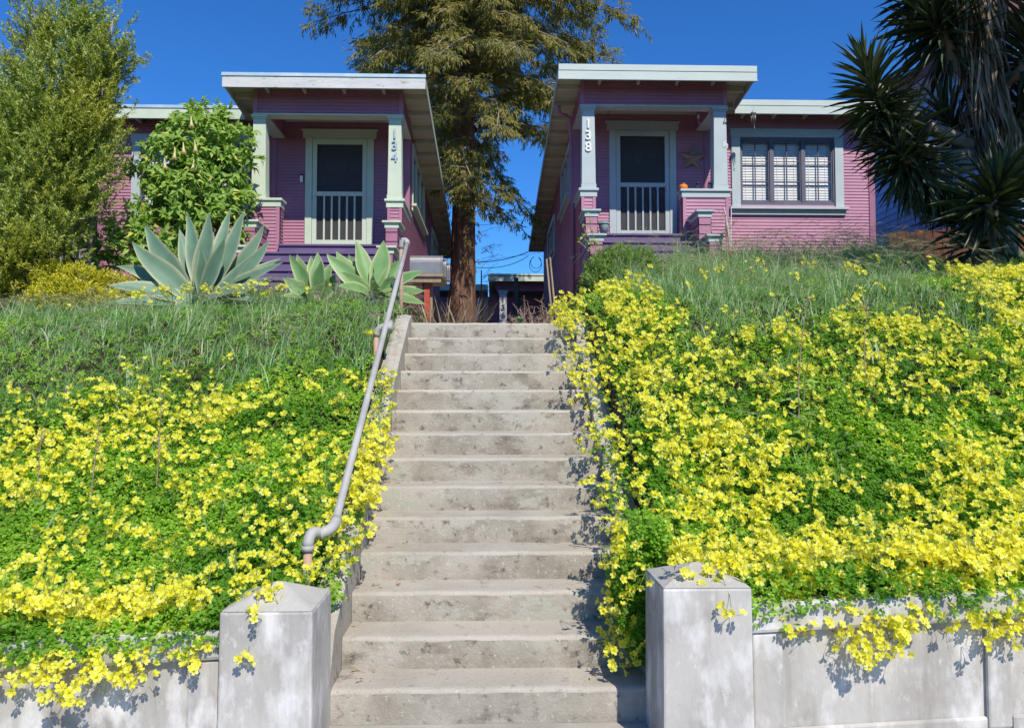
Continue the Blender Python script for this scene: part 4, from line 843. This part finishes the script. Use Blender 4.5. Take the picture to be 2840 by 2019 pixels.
# yucca
t6 = empty('yucca', (6.4, 9.6, 1.3+E), 'big dark many headed yucca with a skirt of dead leaves on the right', 'yucca')
zy = lambda u, v, d: P(1950+u/2.082, v/2.082, d)
def rosette(center, ax, n, L, w, back=.35, lo=-.75, fall=.0):
    """sword leaves spiralling round a head: from straight ahead to drooping behind"""
    c = np.array(center); ax = unit(np.array([tuple(ax)]))[0]; t1_ = unit(np.cross(ax, [.3, .5, .8])); t2_ = np.cross(ax, t1_); k = np.arange(n); a = k*2.39996
    e = lo + (1-lo)*((k+.5)/n)**.8; r = np.sqrt(np.maximum(1-e**2, .02)); d = ax*e[:, None] + (t1_*np.cos(a)[:, None] + t2_*np.sin(a)[:, None])*r[:, None]
    d = unit(d + rng.normal(size=(n, 3))*.06 - np.array([[0, 0, fall]])); pos = c - ax*((1-(k+.5)/n)*back)[:, None]
    Ls = L*rng.uniform(.8, 1.12, n); nr = unit(np.cross(np.cross(d, ax + 1e-3), d) + np.array([[0, 0, .2]])); X, Y, Z = leaf_frames(d, nr)
    tv = np.array([[-.32,0,0],[0,0,-.02],[.32,0,0],[-.5,.32,.10],[0,.32,.0],[.5,.32,.10],[-.38,.66,.06],[0,.66,-.03],[.38,.66,.06],[0,1,-.1]], float); tt = np.array([[0,1,4],[0,4,3],[1,2,5],[1,5,4],[3,4,7],[3,7,6],[4,5,8],[4,8,7],[6,7,9],[7,8,9]])
    return stamp(tv, tt, pos, X*w, Y*Ls[:, None], Z*Ls[:, None]*np.where(rng.random(n) < .9, .5, 1)[:, None])
Tr = [Vector((6.75, 9.9, 1.0+E)), zy(1700, 900, 9.9), zy(1650, 500, 9.9), zy(1600, 100, 9.9), zy(1600, -250, 9.9)]
heads = [  # centre, axis, leaves, length, stem back-length, lo
    (zy(950, 420, 9.4), (-.35, -.1, 1), 130, .62, .65, -.55), (zy(1080, 720, 9.5), (-.5, -.2, .75), 110, .66, .5, -.75), (zy(1150, 900, 9.5), (-.5, -.15, .3), 90, .66, .35, -.85),
    (zy(1330, 130, 9.8), (-.6, -.25, .45), 150, .78, .5, -.8), (zy(1250, -120, 9.9), (-.4, -.2, .8), 120, .8, .4, -.8), (zy(1650, -260, 9.9), (.0, -.2, 1), 120, .9, .5, -.9),
    (zy(1690, 1120, 8.9), (-.05, -.6, .65), 100, .80, .35, -.7), (zy(1420, 700, 10.1), (-.5, -.1, .6), 70, .72, .4, -.7), (zy(1960, 200, 9.6), (.4, -.3, .7), 110, .85, .5, -.85), (zy(1900, 560, 10.2), (.4, -.1, .6), 80, .8, .4, -.8), (zy(1960, 900, 9.9), (.3, -.3, .6), 80, .8, .4, -.8), (zy(1560, 1330, 9.3), (-.2, -.3, .7), 50, .6, .3, -.6)]
acc = [rosette(c, a, n, L, .058, bk, lo) for c, a, n, L, bk, lo in heads]
# limp hanging green leaves under the left stem and by the trunk
m = 260; i = rng.random(m); ps = np.array([tuple(zy(1120+420*q, 880+170*q+60*random.random(), 9.5+.5*random.random())) for q in i]); d = unit(np.array([[0, 0, -1.]]) + rng.normal(size=(m, 3))*np.array([[.22, .2, .1]])); X, Y, Z = leaf_frames(d, rdir(m))
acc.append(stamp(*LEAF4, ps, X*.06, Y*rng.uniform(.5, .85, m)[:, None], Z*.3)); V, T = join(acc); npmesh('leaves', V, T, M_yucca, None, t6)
b = MB(); b.tube(Tr, [.26, .2, .19, .17, .12], 14, True, .08)
for c, a, *_ in heads:
    j = min(range(5), key=lambda q: abs(Tr[q].z - (c.z-.6))); mid = Tr[j].lerp(c, .55) + Vector((0, 0, -.22)); b.tube([Tr[j], mid, c - Vector(a).normalized()*.15, c], [.11, .085, .075, .05], 9, True, .06)
b.tube([zy(1260, 1000, 9.6), zy(1160, 900, 9.5), zy(1080, 700, 9.5), zy(950, 400, 9.4)], [.07, .065, .06, .04], 9, True, .06)
b.build('trunk', M_twig, t6, True)
acc = []
m = 620; q = rng.random(m); cx = np.array([tuple(zy(1530 + 130*x_ + random.gauss(0, 45), -80 + 820*x_, 9.62 + .1*random.random())) for x_ in q]); out = rng.normal(size=(m, 3))*np.array([[.06, .1, .02]]); d = unit(np.array([[.12, -.03, -1.]]) + rng.normal(size=(m, 3))*np.array([[.09, .1, .05]]))
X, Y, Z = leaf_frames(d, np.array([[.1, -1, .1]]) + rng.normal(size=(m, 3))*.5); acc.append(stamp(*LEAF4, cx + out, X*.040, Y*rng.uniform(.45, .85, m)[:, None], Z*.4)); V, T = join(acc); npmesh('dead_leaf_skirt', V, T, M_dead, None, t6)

# the big leafy tree further right whose shade lies over the yucca
t7 = empty('shade_tree', (8.6, 6.6, 1.0), 'dense dark tree just outside the right edge that shades the yucca', 'tree')
ells = [((8.3, 6.4, 6.6+E), (2.3, 2.0, 1.7)), ((9.3, 6.0, 5.4+E), (1.7, 1.6, 1.4)), ((9.2, 7.2, 8.0+E), (1.6, 1.8, 1.3)), ((8.6, 6.4, 4.6+E), (1.5, 1.5, 1.2))]
pp, dd = in_ellipsoids(ells, 1900, .3); ax = unit(dd + np.array([[0, 0, .3]]) + rng.normal(size=pp.shape)*.4); V, T = shoots(pp, ax, 10, .3, .15, .08, .8); npmesh('crown', V, T, M_cover, None, t7)
MB().tube([(8.6, 6.6, .6), (8.6, 6.5, 4+E), (8.4, 6.4, 7+E)], [.2, .16, .08], 10).build('trunk', M_twig, t7, True)
# another tree far left behind the upright tree, a bare tree behind the redwood
t8 = empty('background_tree', (-11.5, 17, 2+E), 'dull green tree top behind the grey roof at the far left', 'tree')
ells = [((-11.6, 17, 6.4+E), (1.3, 1.2, 1.3)), ((-12.6, 17, 5.6+E), (1.2, 1.2, 1.6))]; pp, dd = in_ellipsoids(ells, 700, .4); ax = unit(dd + np.array([[0, 0, .5]])); V, T = shoots(pp, ax, 16, .4, .09, .03, .7); npmesh('crown', V, T, M_tea, None, t8)
MB().tube([(-11.8, 17, 1), (-11.8, 17, 6+E)], [.15, .06], 8).build('trunk', M_twig, t8, True)
# ---------------------------------------------------------------- things on and around the houses
z6 = lambda u, v, d: P(1080+u/4.06, 600+v/4.06, d)
z3 = lambda u, v, d: P(1400+u/2.538, 120+v/2.538, d)
z2 = lambda u, v, d: P(560+u/2.32, 150+v/2.32, d)
z4 = lambda u, v, d: P(1950+u/2.082, v/2.082, d)
# mailboxes
for i, (dy, dx, lb) in enumerate(((0, 0, 'nearest grey metal mailbox on a red post beside the redwood'), (.32, .035, 'second grey mailbox, just behind the nearest one'), (.64, .07, 'third grey mailbox, farthest back in the row by the redwood'))):
    y = 11.0 + dy; zb = 1.78+E; x0, x1 = -1.19+dx, -.735+dx
    root = empty('mailbox', ((x0+x1)/2, y, zb), lb, 'mailbox', 'mailboxes beside the path')
    b = MB(); n = 10; pr = [(-.10, 0), (.10, 0), (.10, .16)] + [(.10*math.cos(math.pi*k/n), .16+.115*math.sin(math.pi*k/n)) for k in range(1, n)] + [(-.10, .16)]; m = len(pr)
    b.poly([(x0, y+a, zb+c) for a, c in pr] + [(x1, y+a, zb+c) for a, c in pr], [tuple(range(m)), tuple(range(2*m-1, m-1, -1))] + [(k, k+m, (k+1) % m+m, (k+1) % m) for k in range(m)])
    b.build('body', M_metalbox, root, bevel=.004)
    d = MB(); pr2 = [(a*1.06, c*1.03-.004) for a, c in pr]; d.poly([(x1+.002, y+a, zb+c) for a, c in pr2] + [(x1+.022, y+a, zb+c) for a, c in pr2], [tuple(range(m)), tuple(range(2*m-1, m-1, -1))] + [(k, k+m, (k+1) % m+m, (k+1) % m) for k in range(m)])
    dd_ = d.build('door', M_metalbox, root); MB().box(x1+.023, x1+.045, y-.03, y+.03, zb+.2, zb+.215).build('handle', M_black, dd_)
    if i == 0:
        MB().box(x0-.1, x1+.03, y-.13, y+.85, zb-.05, zb-.004).box(x0-.04, x1, y-.1, y-.06, zb-.13, zb-.052).build('shelf', M_wood, root)
        MB().box(-.985, -.905, y-.02, y+.06, .6+E, zb-.052).build('post', M_red, root)
        MB().box(-1.02, -.87, y+.07, y+.16, .6+E, zb-.054).build('brace', M_wood, root)
# phormium
t = empty('flax_plant', (-.6, 10.6, .95+E), 'bronze sword leaved flax clump at the foot of the redwood', 'flax')
acc = []; m = 95; bx_ = rng.uniform(-.95, -.22, m); az = (bx_+.6)*1.6 + rng.normal(size=m)*.35; L = rng.uniform(.45, .85, m)
V, T, *_ = blades(bx_, 10.5+rng.normal(size=m)*.12, np.full(m, .72+E), L, rng.uniform(.03, .048, m), np.abs(az)*.35+.05, rng.uniform(.1, .8, m), 5, np.where(az > 0, 0.0, math.pi)+rng.normal(size=m)*.5)
npmesh('leaves', V, T, M_flax, None, t); MB().lathe((-.6, 10.5, .6+E), [(.2, 0), (.12, .2)], 10).build('crown', M_twig, t)
# dead shrub with two garden stakes
t = empty('dead_shrub', (.62, 10.2, .8+E), 'brown leafless dead shrub at the top right of the steps', 'shrub'); b = MB(); c0 = Vector((.62, 10.2, .72+E))
for k in range(70):
    a = random.uniform(0, 6.28); e = random.uniform(.25, 1.3); d = Vector((math.cos(a)*math.cos(e), math.sin(a)*math.cos(e), math.sin(e))); L = random.uniform(.3, .72); p1 = c0 + d*L*.5 + Vector((random.gauss(0, .04), 0, random.gauss(0, .04))); p2 = p1 + (d + Vector((random.gauss(0, .35), random.gauss(0, .35), random.gauss(0, .3)))).normalized()*L*.5
    b.tube([c0, p1, p2], [.006, .005, .003], 4, False)
    for q in range(9):
        s = p1.lerp(p2, random.random()); e2 = s + Vector((random.gauss(0, 1), random.gauss(0, 1), random.gauss(.2, 1))).normalized()*random.uniform(.05, .12); b.tube([s, e2], [.0035, .002], 3, False)
b.build('twigs', M_twigd, t)
for (u0, v0, u1, v1), lb in (((1770,485,1818,1000), 'shorter of two thin wooden garden stakes by the dead shrub'), ((1808,465,1860,1010), 'taller of two thin wooden garden stakes by the dead shrub')):
    b = MB(); a, e = z6(u0, v0, 10.6), z6(u1, v1, 10.4); b.tube([e+(e-a)*.5, e, a], .014, 8); o = b.build('garden_stake', M_wood); tag(o, lb, 'stake', 'garden stakes by the dead shrub')
# rocks at the stair top
for (u, v, r, d), lb in (((2080,1165,.13,7.85), 'grey rock at the top right corner of the steps'), ((2040,1290,.08,7.5), 'smaller grey stone below the rock at the step edge')):
    c = z6(u, v, d); b = MB(); b.lathe(c-Vector((0, 0, r*.7)), [(r*.8, 0), (r*1.1, r*.4), (r*1.0, r*.8), (r*.55, r*1.05)], 11); b.v = [(x+random.gauss(0, r*.09), y+random.gauss(0, r*.09), z+random.gauss(0, r*.06)) for x, y, z in b.v]; o = b.build('rock', M_rock, bevel=.01, seg=2); tag(o, lb, 'rock')
# dark wooden post in front of the rear bungalow
a, e = z6(1440, 690, 20), z6(1440, 1190, 20); b = MB(); b.box(a.x-.09, a.x+.03, 20, 20.12, E+.8, a.z); b.box(a.x-.11, a.x+.11, 20.121, 20.2, E+.8, z6(1440, 905, 20).z); o = b.build('wooden_post', M_black, bevel=.01); tag(o, 'dark weathered wooden post standing before the rear bungalow', 'post')
# succulent tuft on the top landing
t = empty('succulent', tuple(z6(1470, 1190, 8.6)), 'small grey green rosette plant on the top landing', 'succulent'); c = np.array(z6(1465, 1185, 8.6)); m = 26; d = rdir(m, 1.1); X, Y, Z = leaf_frames(d, np.array([[0, -.3, 1]])+0*d); V, T = stamp(*LEAF5, np.tile(c, (m, 1)), X*.035, Y*.07, Z*.07); npmesh('leaves', V, T, M_agaveg, None, t)
# downspout
dp = empty('downspout', (1.5, 14.4, 2.2+E), 'plum painted downspout at the front corner of the right bungalow', 'downspout'); b = MB()
b.tube([z3(380,442,14.0), z3(382,485,14.0), z3(400,505,14.05), z3(435,512,14.15), z3(458,535,14.2), z3(462,600,14.25), Vector((1.545, 14.3, 3.6+E)), Vector((1.545, 14.3, 1.4+E))], .036, 10); b.build('pipe', M_plum, dp, True)
MB().lathe((1.545, 14.3, 2.62+E), [(.05, 0), (.05, .05), (.04, .06)], 12).build('coupling', M_pipe, dp, True)
# porch things, right bungalow
Zc = 3.73+E
t = empty('pumpkin', (3.47, 13.5, Zc), 'small orange pumpkin on the porch wall cap of the right bungalow', 'pumpkin'); b = MB(); rows = []; n = 40
M_pump = M('pumpkin_skin', (.80,.22,.015), .4, (.72,.17,.01), 12, spec=.5); prf = [(.02,.012),(.05,.004),(.074,.03),(.08,.06),(.074,.09),(.05,.115),(.018,.112)]
for r, z in prf:
    for k in range(n): a = 2*math.pi*k/n; rr = r*(1-.07*abs(math.cos(a*5))**6); rows.append((3.47+rr*math.cos(a), 13.5+rr*math.sin(a), Zc+z))
b.poly(rows, [(i*n+k, i*n+(k+1) % n, (i+1)*n+(k+1) % n, (i+1)*n+k) for i in range(len(prf)-1) for k in range(n)] + [tuple(range(n-1, -1, -1)), tuple((len(prf)-1)*n+k for k in range(n))]); b.build('fruit', M_pump, t, True)
MB().tube([(3.47, 13.5, Zc+.105), (3.475, 13.5, Zc+.13), (3.485, 13.495, Zc+.148)], [.012, .009, .01], 7).build('stalk', M_wood, t, True)
for x, lb in ((3.73, 'black lantern with glass chimney beside the orange pumpkin'), (3.955, 'black lantern with glass chimney against the right porch column')):
    t = empty('lantern', (x, 13.5, Zc), lb, 'lantern', 'lanterns on the porch wall'); y = 13.5
    MB().lathe((x, y, Zc), [(.045,0),(.045,.012),(.038,.02),(.036,.04),(.022,.046)], 16).build('base', M_black, t, True); MB().lathe((x, y, Zc+.046), [(.024,0),(.036,.03),(.034,.06),(.022,.085)], 16).build('chimney', M_dglass, t, True)
    MB().lathe((x, y, Zc+.131), [(.03,0),(.035,.01),(.02,.028),(.012,.035)], 14).build('cap', M_black, t, True)
    b = MB(); b.tube([(x-.042, y, Zc+.02), (x-.046, y, Zc+.12), (x-.03, y, Zc+.135)], .004, 5); b.tube([(x+.042, y, Zc+.02), (x+.046, y, Zc+.12), (x+.03, y, Zc+.135)], .004, 5); b.tube([(x-.035, y, Zc+.14), (x, y, Zc+.19), (x+.035, y, Zc+.14)], .003, 5); b.build('handle', M_black, t)
t = empty('flower_pot', (1.99, 13.32, 2.9+E), 'pale green glazed flower pot on the porch floor of the right bungalow', 'pot'); M_pot = M('celadon_glaze', (.42,.50,.45), .3, (.20,.36,.38), 3, spec=.5)
MB().lathe((1.99, 13.32, 2.9+E), [(.065,0),(.09,.15),(.092,.16)], 22).build('body', M_pot, t, True); MB().lathe((1.99, 13.32, 2.9+E), [(.093,.161),(.104,.162),(.104,.19),(.09,.19),(.085,.172)], 22).build('rim', M_pot, t, True)
# star ornament
t = z3(1322, 808, 14.58); M_star = M('rusty_tin', (.36,.31,.26), .65, (.30,.20,.13), 18, .2, 60, metal=.5, extra=[((.04,.03,.03), 60, .6, .66, None)]); b = MB(); ps = []
for k in range(10):
    r = .285 if k % 2 == 0 else .115; a = math.pi/2 + math.pi*k/5 - .06; ps.append((t.x + r*math.cos(a), 14.585, t.z + r*math.sin(a)))
b.poly(ps + [(t.x, 14.50, t.z), (t.x, 14.63, t.z)], [(k, (k+1) % 10, 10)[::-1] for k in range(10)] + [(k, (k+1) % 10, 11) for k in range(10)]); o = b.build('star_ornament', M_star); tag(o, 'large rusty tin star hung on the porch wall of the right bungalow', 'ornament')
# porch ceiling lamps
for (p, Zt, lb, amber) in ((z3(990, 440, 14.1), 5.553+E, 'dark round ceiling lamp under the right bungalow porch', 0), (z2(855, 405, 14.1), 5.553-.22+E, 'small amber ceiling lamp under the left bungalow porch', 1)):
    t = empty('porch_lamp', (p.x, 14.1, Zt), lb, 'lamp', 'porch ceiling lamps'); MB().lathe((p.x, 14.1, Zt-.03), [(.10,0),(.11,.028)] if not amber else [(.05,0),(.06,.028)], 18).build('base', M_black, t, True)
    M_sh = M('lamp_glass_amber', (.6,.35,.12), .3) if amber else M('lamp_glass', (.12,.11,.10), .3, spec=.5); MB().lathe((p.x, 14.1, Zt-.031), [(.02,-.09),(.07,-.07),(.10,-.002)] if not amber else [(.012,-.06),(.035,-.045),(.045,-.002)], 18).build('shade', M_sh, t, True)
# wind chimes
def chime(top, bot, n, r, lb, mat):
    t = empty('wind_chime', tuple(top), lb, 'wind chime', 'wind chimes on the right bungalow'); L = (top-bot).length
    MB().tube([top+Vector((0, 0, .06)), top-Vector((0, 0, L*.25))], .002, 4).build('cord', M_black, t); MB().lathe(top-Vector((0, 0, L*.3)), [(.006,.06),(r*1.2,.03),(r*1.3,0),(r*.8,-.01)], 12).build('cap', mat, t, True)
    b = MB()
    for k in range(n): a = 2*math.pi*k/n; p = top + Vector((r*math.cos(a), r*math.sin(a), -L*.32)); b.tube([p, p-Vector((0, 0, L*.36))], .006, 6)
    b.build('tubes', mat, t, True); b = MB(); b.tube([top-Vector((0, 0, L*.3)), bot+Vector((0, 0, .05))], .0018, 4); b.lathe(bot, [(.004,0),(.012,.02),(.004,.06)], 8); b.build('striker', mat, t)
chime(z3(733,432,13.75), z3(733,525,13.75), 4, .022, 'small copper wind chime left of the right bungalow door', M('copper', (.45,.22,.12), .4, metal=.8))
chime(z3(1362,440,13.7), z3(1367,572,13.7), 5, .016, 'slender pale wind chime right of the door under the porch beam', M_num)
chime(z3(1748,455,14.05), z3(1757,606,14.05), 6, .04, 'glass and metal wind chime hanging from the eave by the window', M_metalbox)
# lockbox / bell on left porch
t = z2(643, 803, 14.62); o = MB().box(t.x-.035, t.x+.035, t.y-.03, t.y+.012, t.z-.04, t.z+.09).build('door_bell', M_black, bevel=.006); tag(o, 'black and white door bell on the porch wall of the left bungalow', 'door bell'); MB().box(t.x-.027, t.x+.027, t.y-.036, t.y-.0305, t.z-.075, t.z+.05).build('face_plate', M_white, o)
t = z2(1440, 458, 14.9); o = MB().box(t.x-.05, t.x+.05, t.y-.06, t.y+.06, t.z-.05, t.z+.05).tube([(t.x, t.y, t.z+.05), (t.x, t.y, t.z+.14)], .012, 6).build('flood_light', M_black, bevel=.008); tag(o, 'small black flood lamp under the side eave of the left bungalow', 'lamp')
# cables
def cable(pts, r, lb, name='utility_cable', grp='utility cables behind the right bungalow'):
    pts = [Vector(p) for p in pts]; q = []
    for a, m_, c in [(pts[0], pts[1], pts[2])]:
        for k in range(17): s = k/16; q.append(a.lerp(m_, s).lerp(m_.lerp(c, s), s))
    o = MB().tube(q, r, 6).build(name, M_black); tag(o, lb, 'cable', grp)
cable([z6(840,508,24.5), z6(1230,545,24.2), z6(1565,400,23.9)], .013, 'upper thick black cable sagging to the right bungalow roof')
cable([z6(840,560,24.5), z6(1290,640,24.2), z6(1565,445,23.9)], .010, 'lower black cable sagging to the right bungalow roof')
cable([z6(840,545,24.6), z6(1250,470,24.4), z6(1700,410,24.0)], .005, 'thinnest wire crossing between the two thick cables')
cable([z6(860,110,24.6), z6(1300,90,24.4), z6(1620,20,23.95)], .006, 'thin pair of wires high between redwood and right bungalow')
b = MB()
for (cx_, cy_, rx, ry) in ((1645,545,68,85), (1650,520,60,68)):
    b.tube([z6(cx_+rx*math.sin(a), cy_-ry*math.cos(a), 23.9) for a in np.linspace(.5, 5.9, 26)], .009, 6)
o = b.build('cable_loop', M_black); tag(o, 'slack loops of black cable hanging behind the right bungalow', 'cable')
# bare young tree behind the redwood
t = empty('bare_tree', (-.1, 25, 1.2+E), 'pale leafless twiggy tree peeping out behind the redwood trunk', 'tree'); b = MB(); c0 = Vector((-.35, 25, 1.2+E)); MB().tube([c0, c0+Vector((0, 0, 3))], [.05, .02], 6).build('trunk', M_twig, t)
for k in range(26):
    s = c0 + Vector((0, 0, random.uniform(1.0, 4.3))); e = s + Vector((random.uniform(.1, .75), random.gauss(0, .3), random.uniform(-.2, .5))); b.tube([s, s.lerp(e, .5)+Vector((0, 0, .05)), e], [.008, .006, .003], 4, False)
    for q in range(7): p = s.lerp(e, random.uniform(.3, 1)); b.tube([p, p+Vector((random.gauss(.05, .09), random.gauss(0, .1), random.gauss(.02, .09)))], [.005, .003], 3, False)
b.build('crown', M_twigd, t)
# bare pot plants and stakes by the right steps
t = empty('potted_rose', (3.85, 12.0, 1.9+E), 'thin bare potted plant with white stakes beside the right bungalow steps', 'plant'); b = MB(); g = lambda u, v, d=12.0: P(1580+u/4.394, 560+v/4.394, d)
b.tube([g(1885,70), g(1935,340), g(1950,640)], .008, 5); b.tube([g(1970,65), g(1962,640)], .007, 5); b.build('stakes', M_white, t); b = MB()
for k in range(24): s = g(random.uniform(1900,1960), random.uniform(200,500)); b.tube([s, s+Vector((random.gauss(-.05,.1), random.gauss(0,.05), random.uniform(.03,.2)))], .004, 4)
b.tube([g(1950,650), g(1930,400), g(1900,250)], .011, 5); b.build('stems', M_wood, t); MB().lathe(g(1955,760), [(.07,0),(.10,.18),(.115,.2)], 16).build('pot', M('terracotta', (.42,.15,.07), .8, (.36,.13,.07), 6), t, True)
t = empty('bare_climber', (1.72, 12.0, 1.9+E), 'bare twiggy climber with few leaves left of the right bungalow steps', 'plant'); b = MB(); P0 = g(330, 620); lv = []
for pa in (((330,620),(260,520),(150,430)), ((330,620),(290,480),(200,400),(160,290)), ((340,640),(310,500),(255,330),(245,200)), ((340,640),(230,590),(120,490)), ((330,620),(360,560),(300,480))):
    b.tube([g(*q) for q in pa], .007, 5, False)
    for u, v in pa[1:]: lv.append(tuple(g(u+random.gauss(0,12), v+random.gauss(0,12), 11.97))); lv.append(tuple(g(u+random.gauss(10,20), v+random.gauss(-20,20), 11.97)))
b.build('stems', M_wood, t); lv = np.array(lv); X, Y, Z = leaf_frames(rdir(len(lv)), np.array([[.2, -.8, .6]])+0*lv); V, T = stamp(*LEAF5, lv, X*.05, Y*.07, Z*.07); npmesh('leaves', V, T, M_brug, None, t)
# neighbours
def neighbour_blue():
    root = empty('neighbour_house', (12.5, 17, 2.3+E), 'blue sided neighbour house with brown eaves behind the yucca', 'house'); b = MB(); siding(b, 'y', 10.5, -1, 14.6, 30, 1.6+E, 7.45+E, t=.02, pit=.17); siding(b, 'x', 14.6, -1, 10.5, 18, 1.6+E, 7.45+E, t=.02, pit=.17)
    b.build('wall', M_bluewall, root); b = MB(); b.box(10.1, 18.3, 14.2, 30.3, 7.46+E, 7.50+E); b.build('soffit', M_white, root)
    b = MB(); b.box(10.04, 10.099, 14.15, 30.3, 7.44+E, 7.74+E); b.box(10.1, 18.3, 14.15, 14.199, 7.44+E, 7.74+E); b.build('fascia', M_brown, root)
    b = MB(); b.poly([(9.95, 14.1, 7.745+E), (18.4, 14.1, 7.745+E), (18.4, 30.4, 7.745+E), (9.95, 30.4, 7.745+E), (14.1, 16.5, 9.6+E), (14.1, 28, 9.6+E)], [(0,1,4), (1,2,5,4), (2,3,5), (3,0,4,5), (3,2,1,0)]); b.build('roof', M_greyroof, root)
neighbour_blue()
root = empty('neighbour_house', (-11.5, 13, 1+E), 'neighbour house with a grey roof edge at the far left behind the tree', 'house')
a = P(20, 262, 12.5); b = MB(); b.box(a.x-6, a.x-.45, 12.6, 20, 1+E, a.z-.02); b.build('wall', M_white, root); b = MB()
b.poly([(a.x-6, 12.2, a.z), (a.x, 12.2, a.z), (a.x, 20.4, a.z), (a.x-6, 20.4, a.z), (a.x-3, 12.2, a.z+1.9), (a.x-3, 20.4, a.z+1.9)], [(0,1,4), (1,2,5,4), (2,3,5), (3,0,4,5), (3,2,1,0)]); b.build('roof', M_greyroof, root)
MB().box(a.x+.002, a.x+.07, 12.2, 20.4, a.z-.14, a.z-.0).build('gutter', M_white, root)
# board fence between the right bungalow and the blue house
root = empty('board_fence', (9, 14, 2+E), 'red brown board fence between the right bungalow and the blue house', 'fence'); x = 7.66; k = 0
while x < 12:
    y = 14.3 - (x-7.66)*.42; zt = 3.16+E + .02*math.sin(k*2.3); b = MB(); b.poly([(x, y, 1.6+E), (x+.133, y-.055, 1.6+E), (x+.133, y-.035, 1.6+E), (x, y+.02, 1.6+E), (x, y, zt), (x+.133, y-.055, zt), (x+.133, y-.035, zt), (x, y+.02, zt)], [(0,3,2,1),(4,5,6,7),(0,1,5,4),(1,2,6,5),(2,3,7,6),(3,0,4,7)])
    b.build('board', M_fence, root); x += .14; k += 1
# fallen petals and leaves on the steps
acc = []; m = 150; kk = rng.integers(0, 13, m); x = np.where(rng.random(m) < .7, XL + np.abs(rng.normal(size=m))*.16+.01, XR - np.abs(rng.normal(size=m))*.2-.01); x = np.clip(x, XL+.01, XR-.01); y = Y0 + R*kk + rng.uniform(.1, .28, m); pos = np.stack([x, y, Z0 + H*kk + .006], 1)
X, Y, Z = leaf_frames(rdir(m)*np.array([[1, 1, .15]]), np.array([[0, 0, 1.]])+rng.normal(size=(m, 3))*.25); V, T = stamp(*LEAF4, pos, X*.012, Y*rng.uniform(.02, .05, m)[:, None], Z*.02)
o = npmesh('fallen_leaves', V, T, LEAFM('dry_leaf', [(0, (.25,.10,.05)), (.6, (.36,.19,.08)), (1, (.7,.6,.1))], .1)); tag(o, 'dry leaves and petals scattered on the concrete steps', 'leaves', kind='stuff')

# taller weeds standing over the flowers
def sow_thistle(x, y, h, lb):
    z0 = float(bank_z(x, y)); root = empty('weed', (x, y, z0), lb, 'weed', 'broad leaved weeds on the right bank'); b = MB(); top = Vector((x+.04, y-.02, z0+h)); b.tube([(x, y, z0-.03), (x+.015, y, z0+h*.55), top], [.008, .006, .003], 6); b.build('stem', M_stem, root)
    m = 16; t = rng.uniform(.1, .95, m); ps = np.array([[x+.02*q, y, z0+h*q] for q in t]); d = rdir(m); d[:, 2] = np.abs(d[:, 2])*.5+.1; X, Y, Z = leaf_frames(d, np.array([[0, -.4, 1.]])+rng.normal(size=(m, 3))*.2); s = (1.15-t)[:, None]
    V, T = stamp(*LEAF5, ps, X*.075*s, Y*.2*s, Z*.2*s); npmesh('leaves', V, T, M_brug, None, root)
for x, y, h, lb in ((2.32, 5.6, .42, 'dark green broad leaved weed amid the right flower bank, lower middle'), (2.15, 5.15, .34, 'low broad leaved weed nearest the wall on the right bank'), (3.9, 6.1, .36, 'broad leaved weed standing farthest right in the flower bank'), (2.5, 6.4, .4, 'tall broad leaved weed below the grass on the right bank')): sow_thistle(x, y, h, lb)
for x, y, h, lb in ((2.25, 5.5, .95, 'tall thin dry stalk rising from the middle of the right flower bank'), (3.0, 6.0, .7, 'shorter dry stalk right of the tallest one on the right bank'), (-2.95, 5.0, .55, 'thin dry stalk nearest the left edge of the left bank'), (-2.55, 4.9, .6, 'dry stalk second from the left edge of the left bank'), (-2.2, 5.05, .62, 'slanting dry stalk amid the left flower bank')):
    z0 = float(bank_z(x, y)); root = empty('dry_stalk', (x, y, z0), lb, 'stalk', 'dry stalks over the flowers'); b = MB(); ln = random.uniform(.02, .10); p = [Vector((x+ln*t*t, y+.02*math.sin(t*4), z0+h*t)) for t in (0, .3, .6, .85, 1)]; b.tube(p, [.0045, .004, .0035, .003, .002], 5)
    for q in range(16): s = p[2].lerp(p[4], random.random()); e = s + Vector((random.gauss(0, .03), random.gauss(0, .03), random.uniform(.01, .06))); b.tube([s, e], [.0022, .0015], 3, False)
    b.build('stem', M_twigd, root)
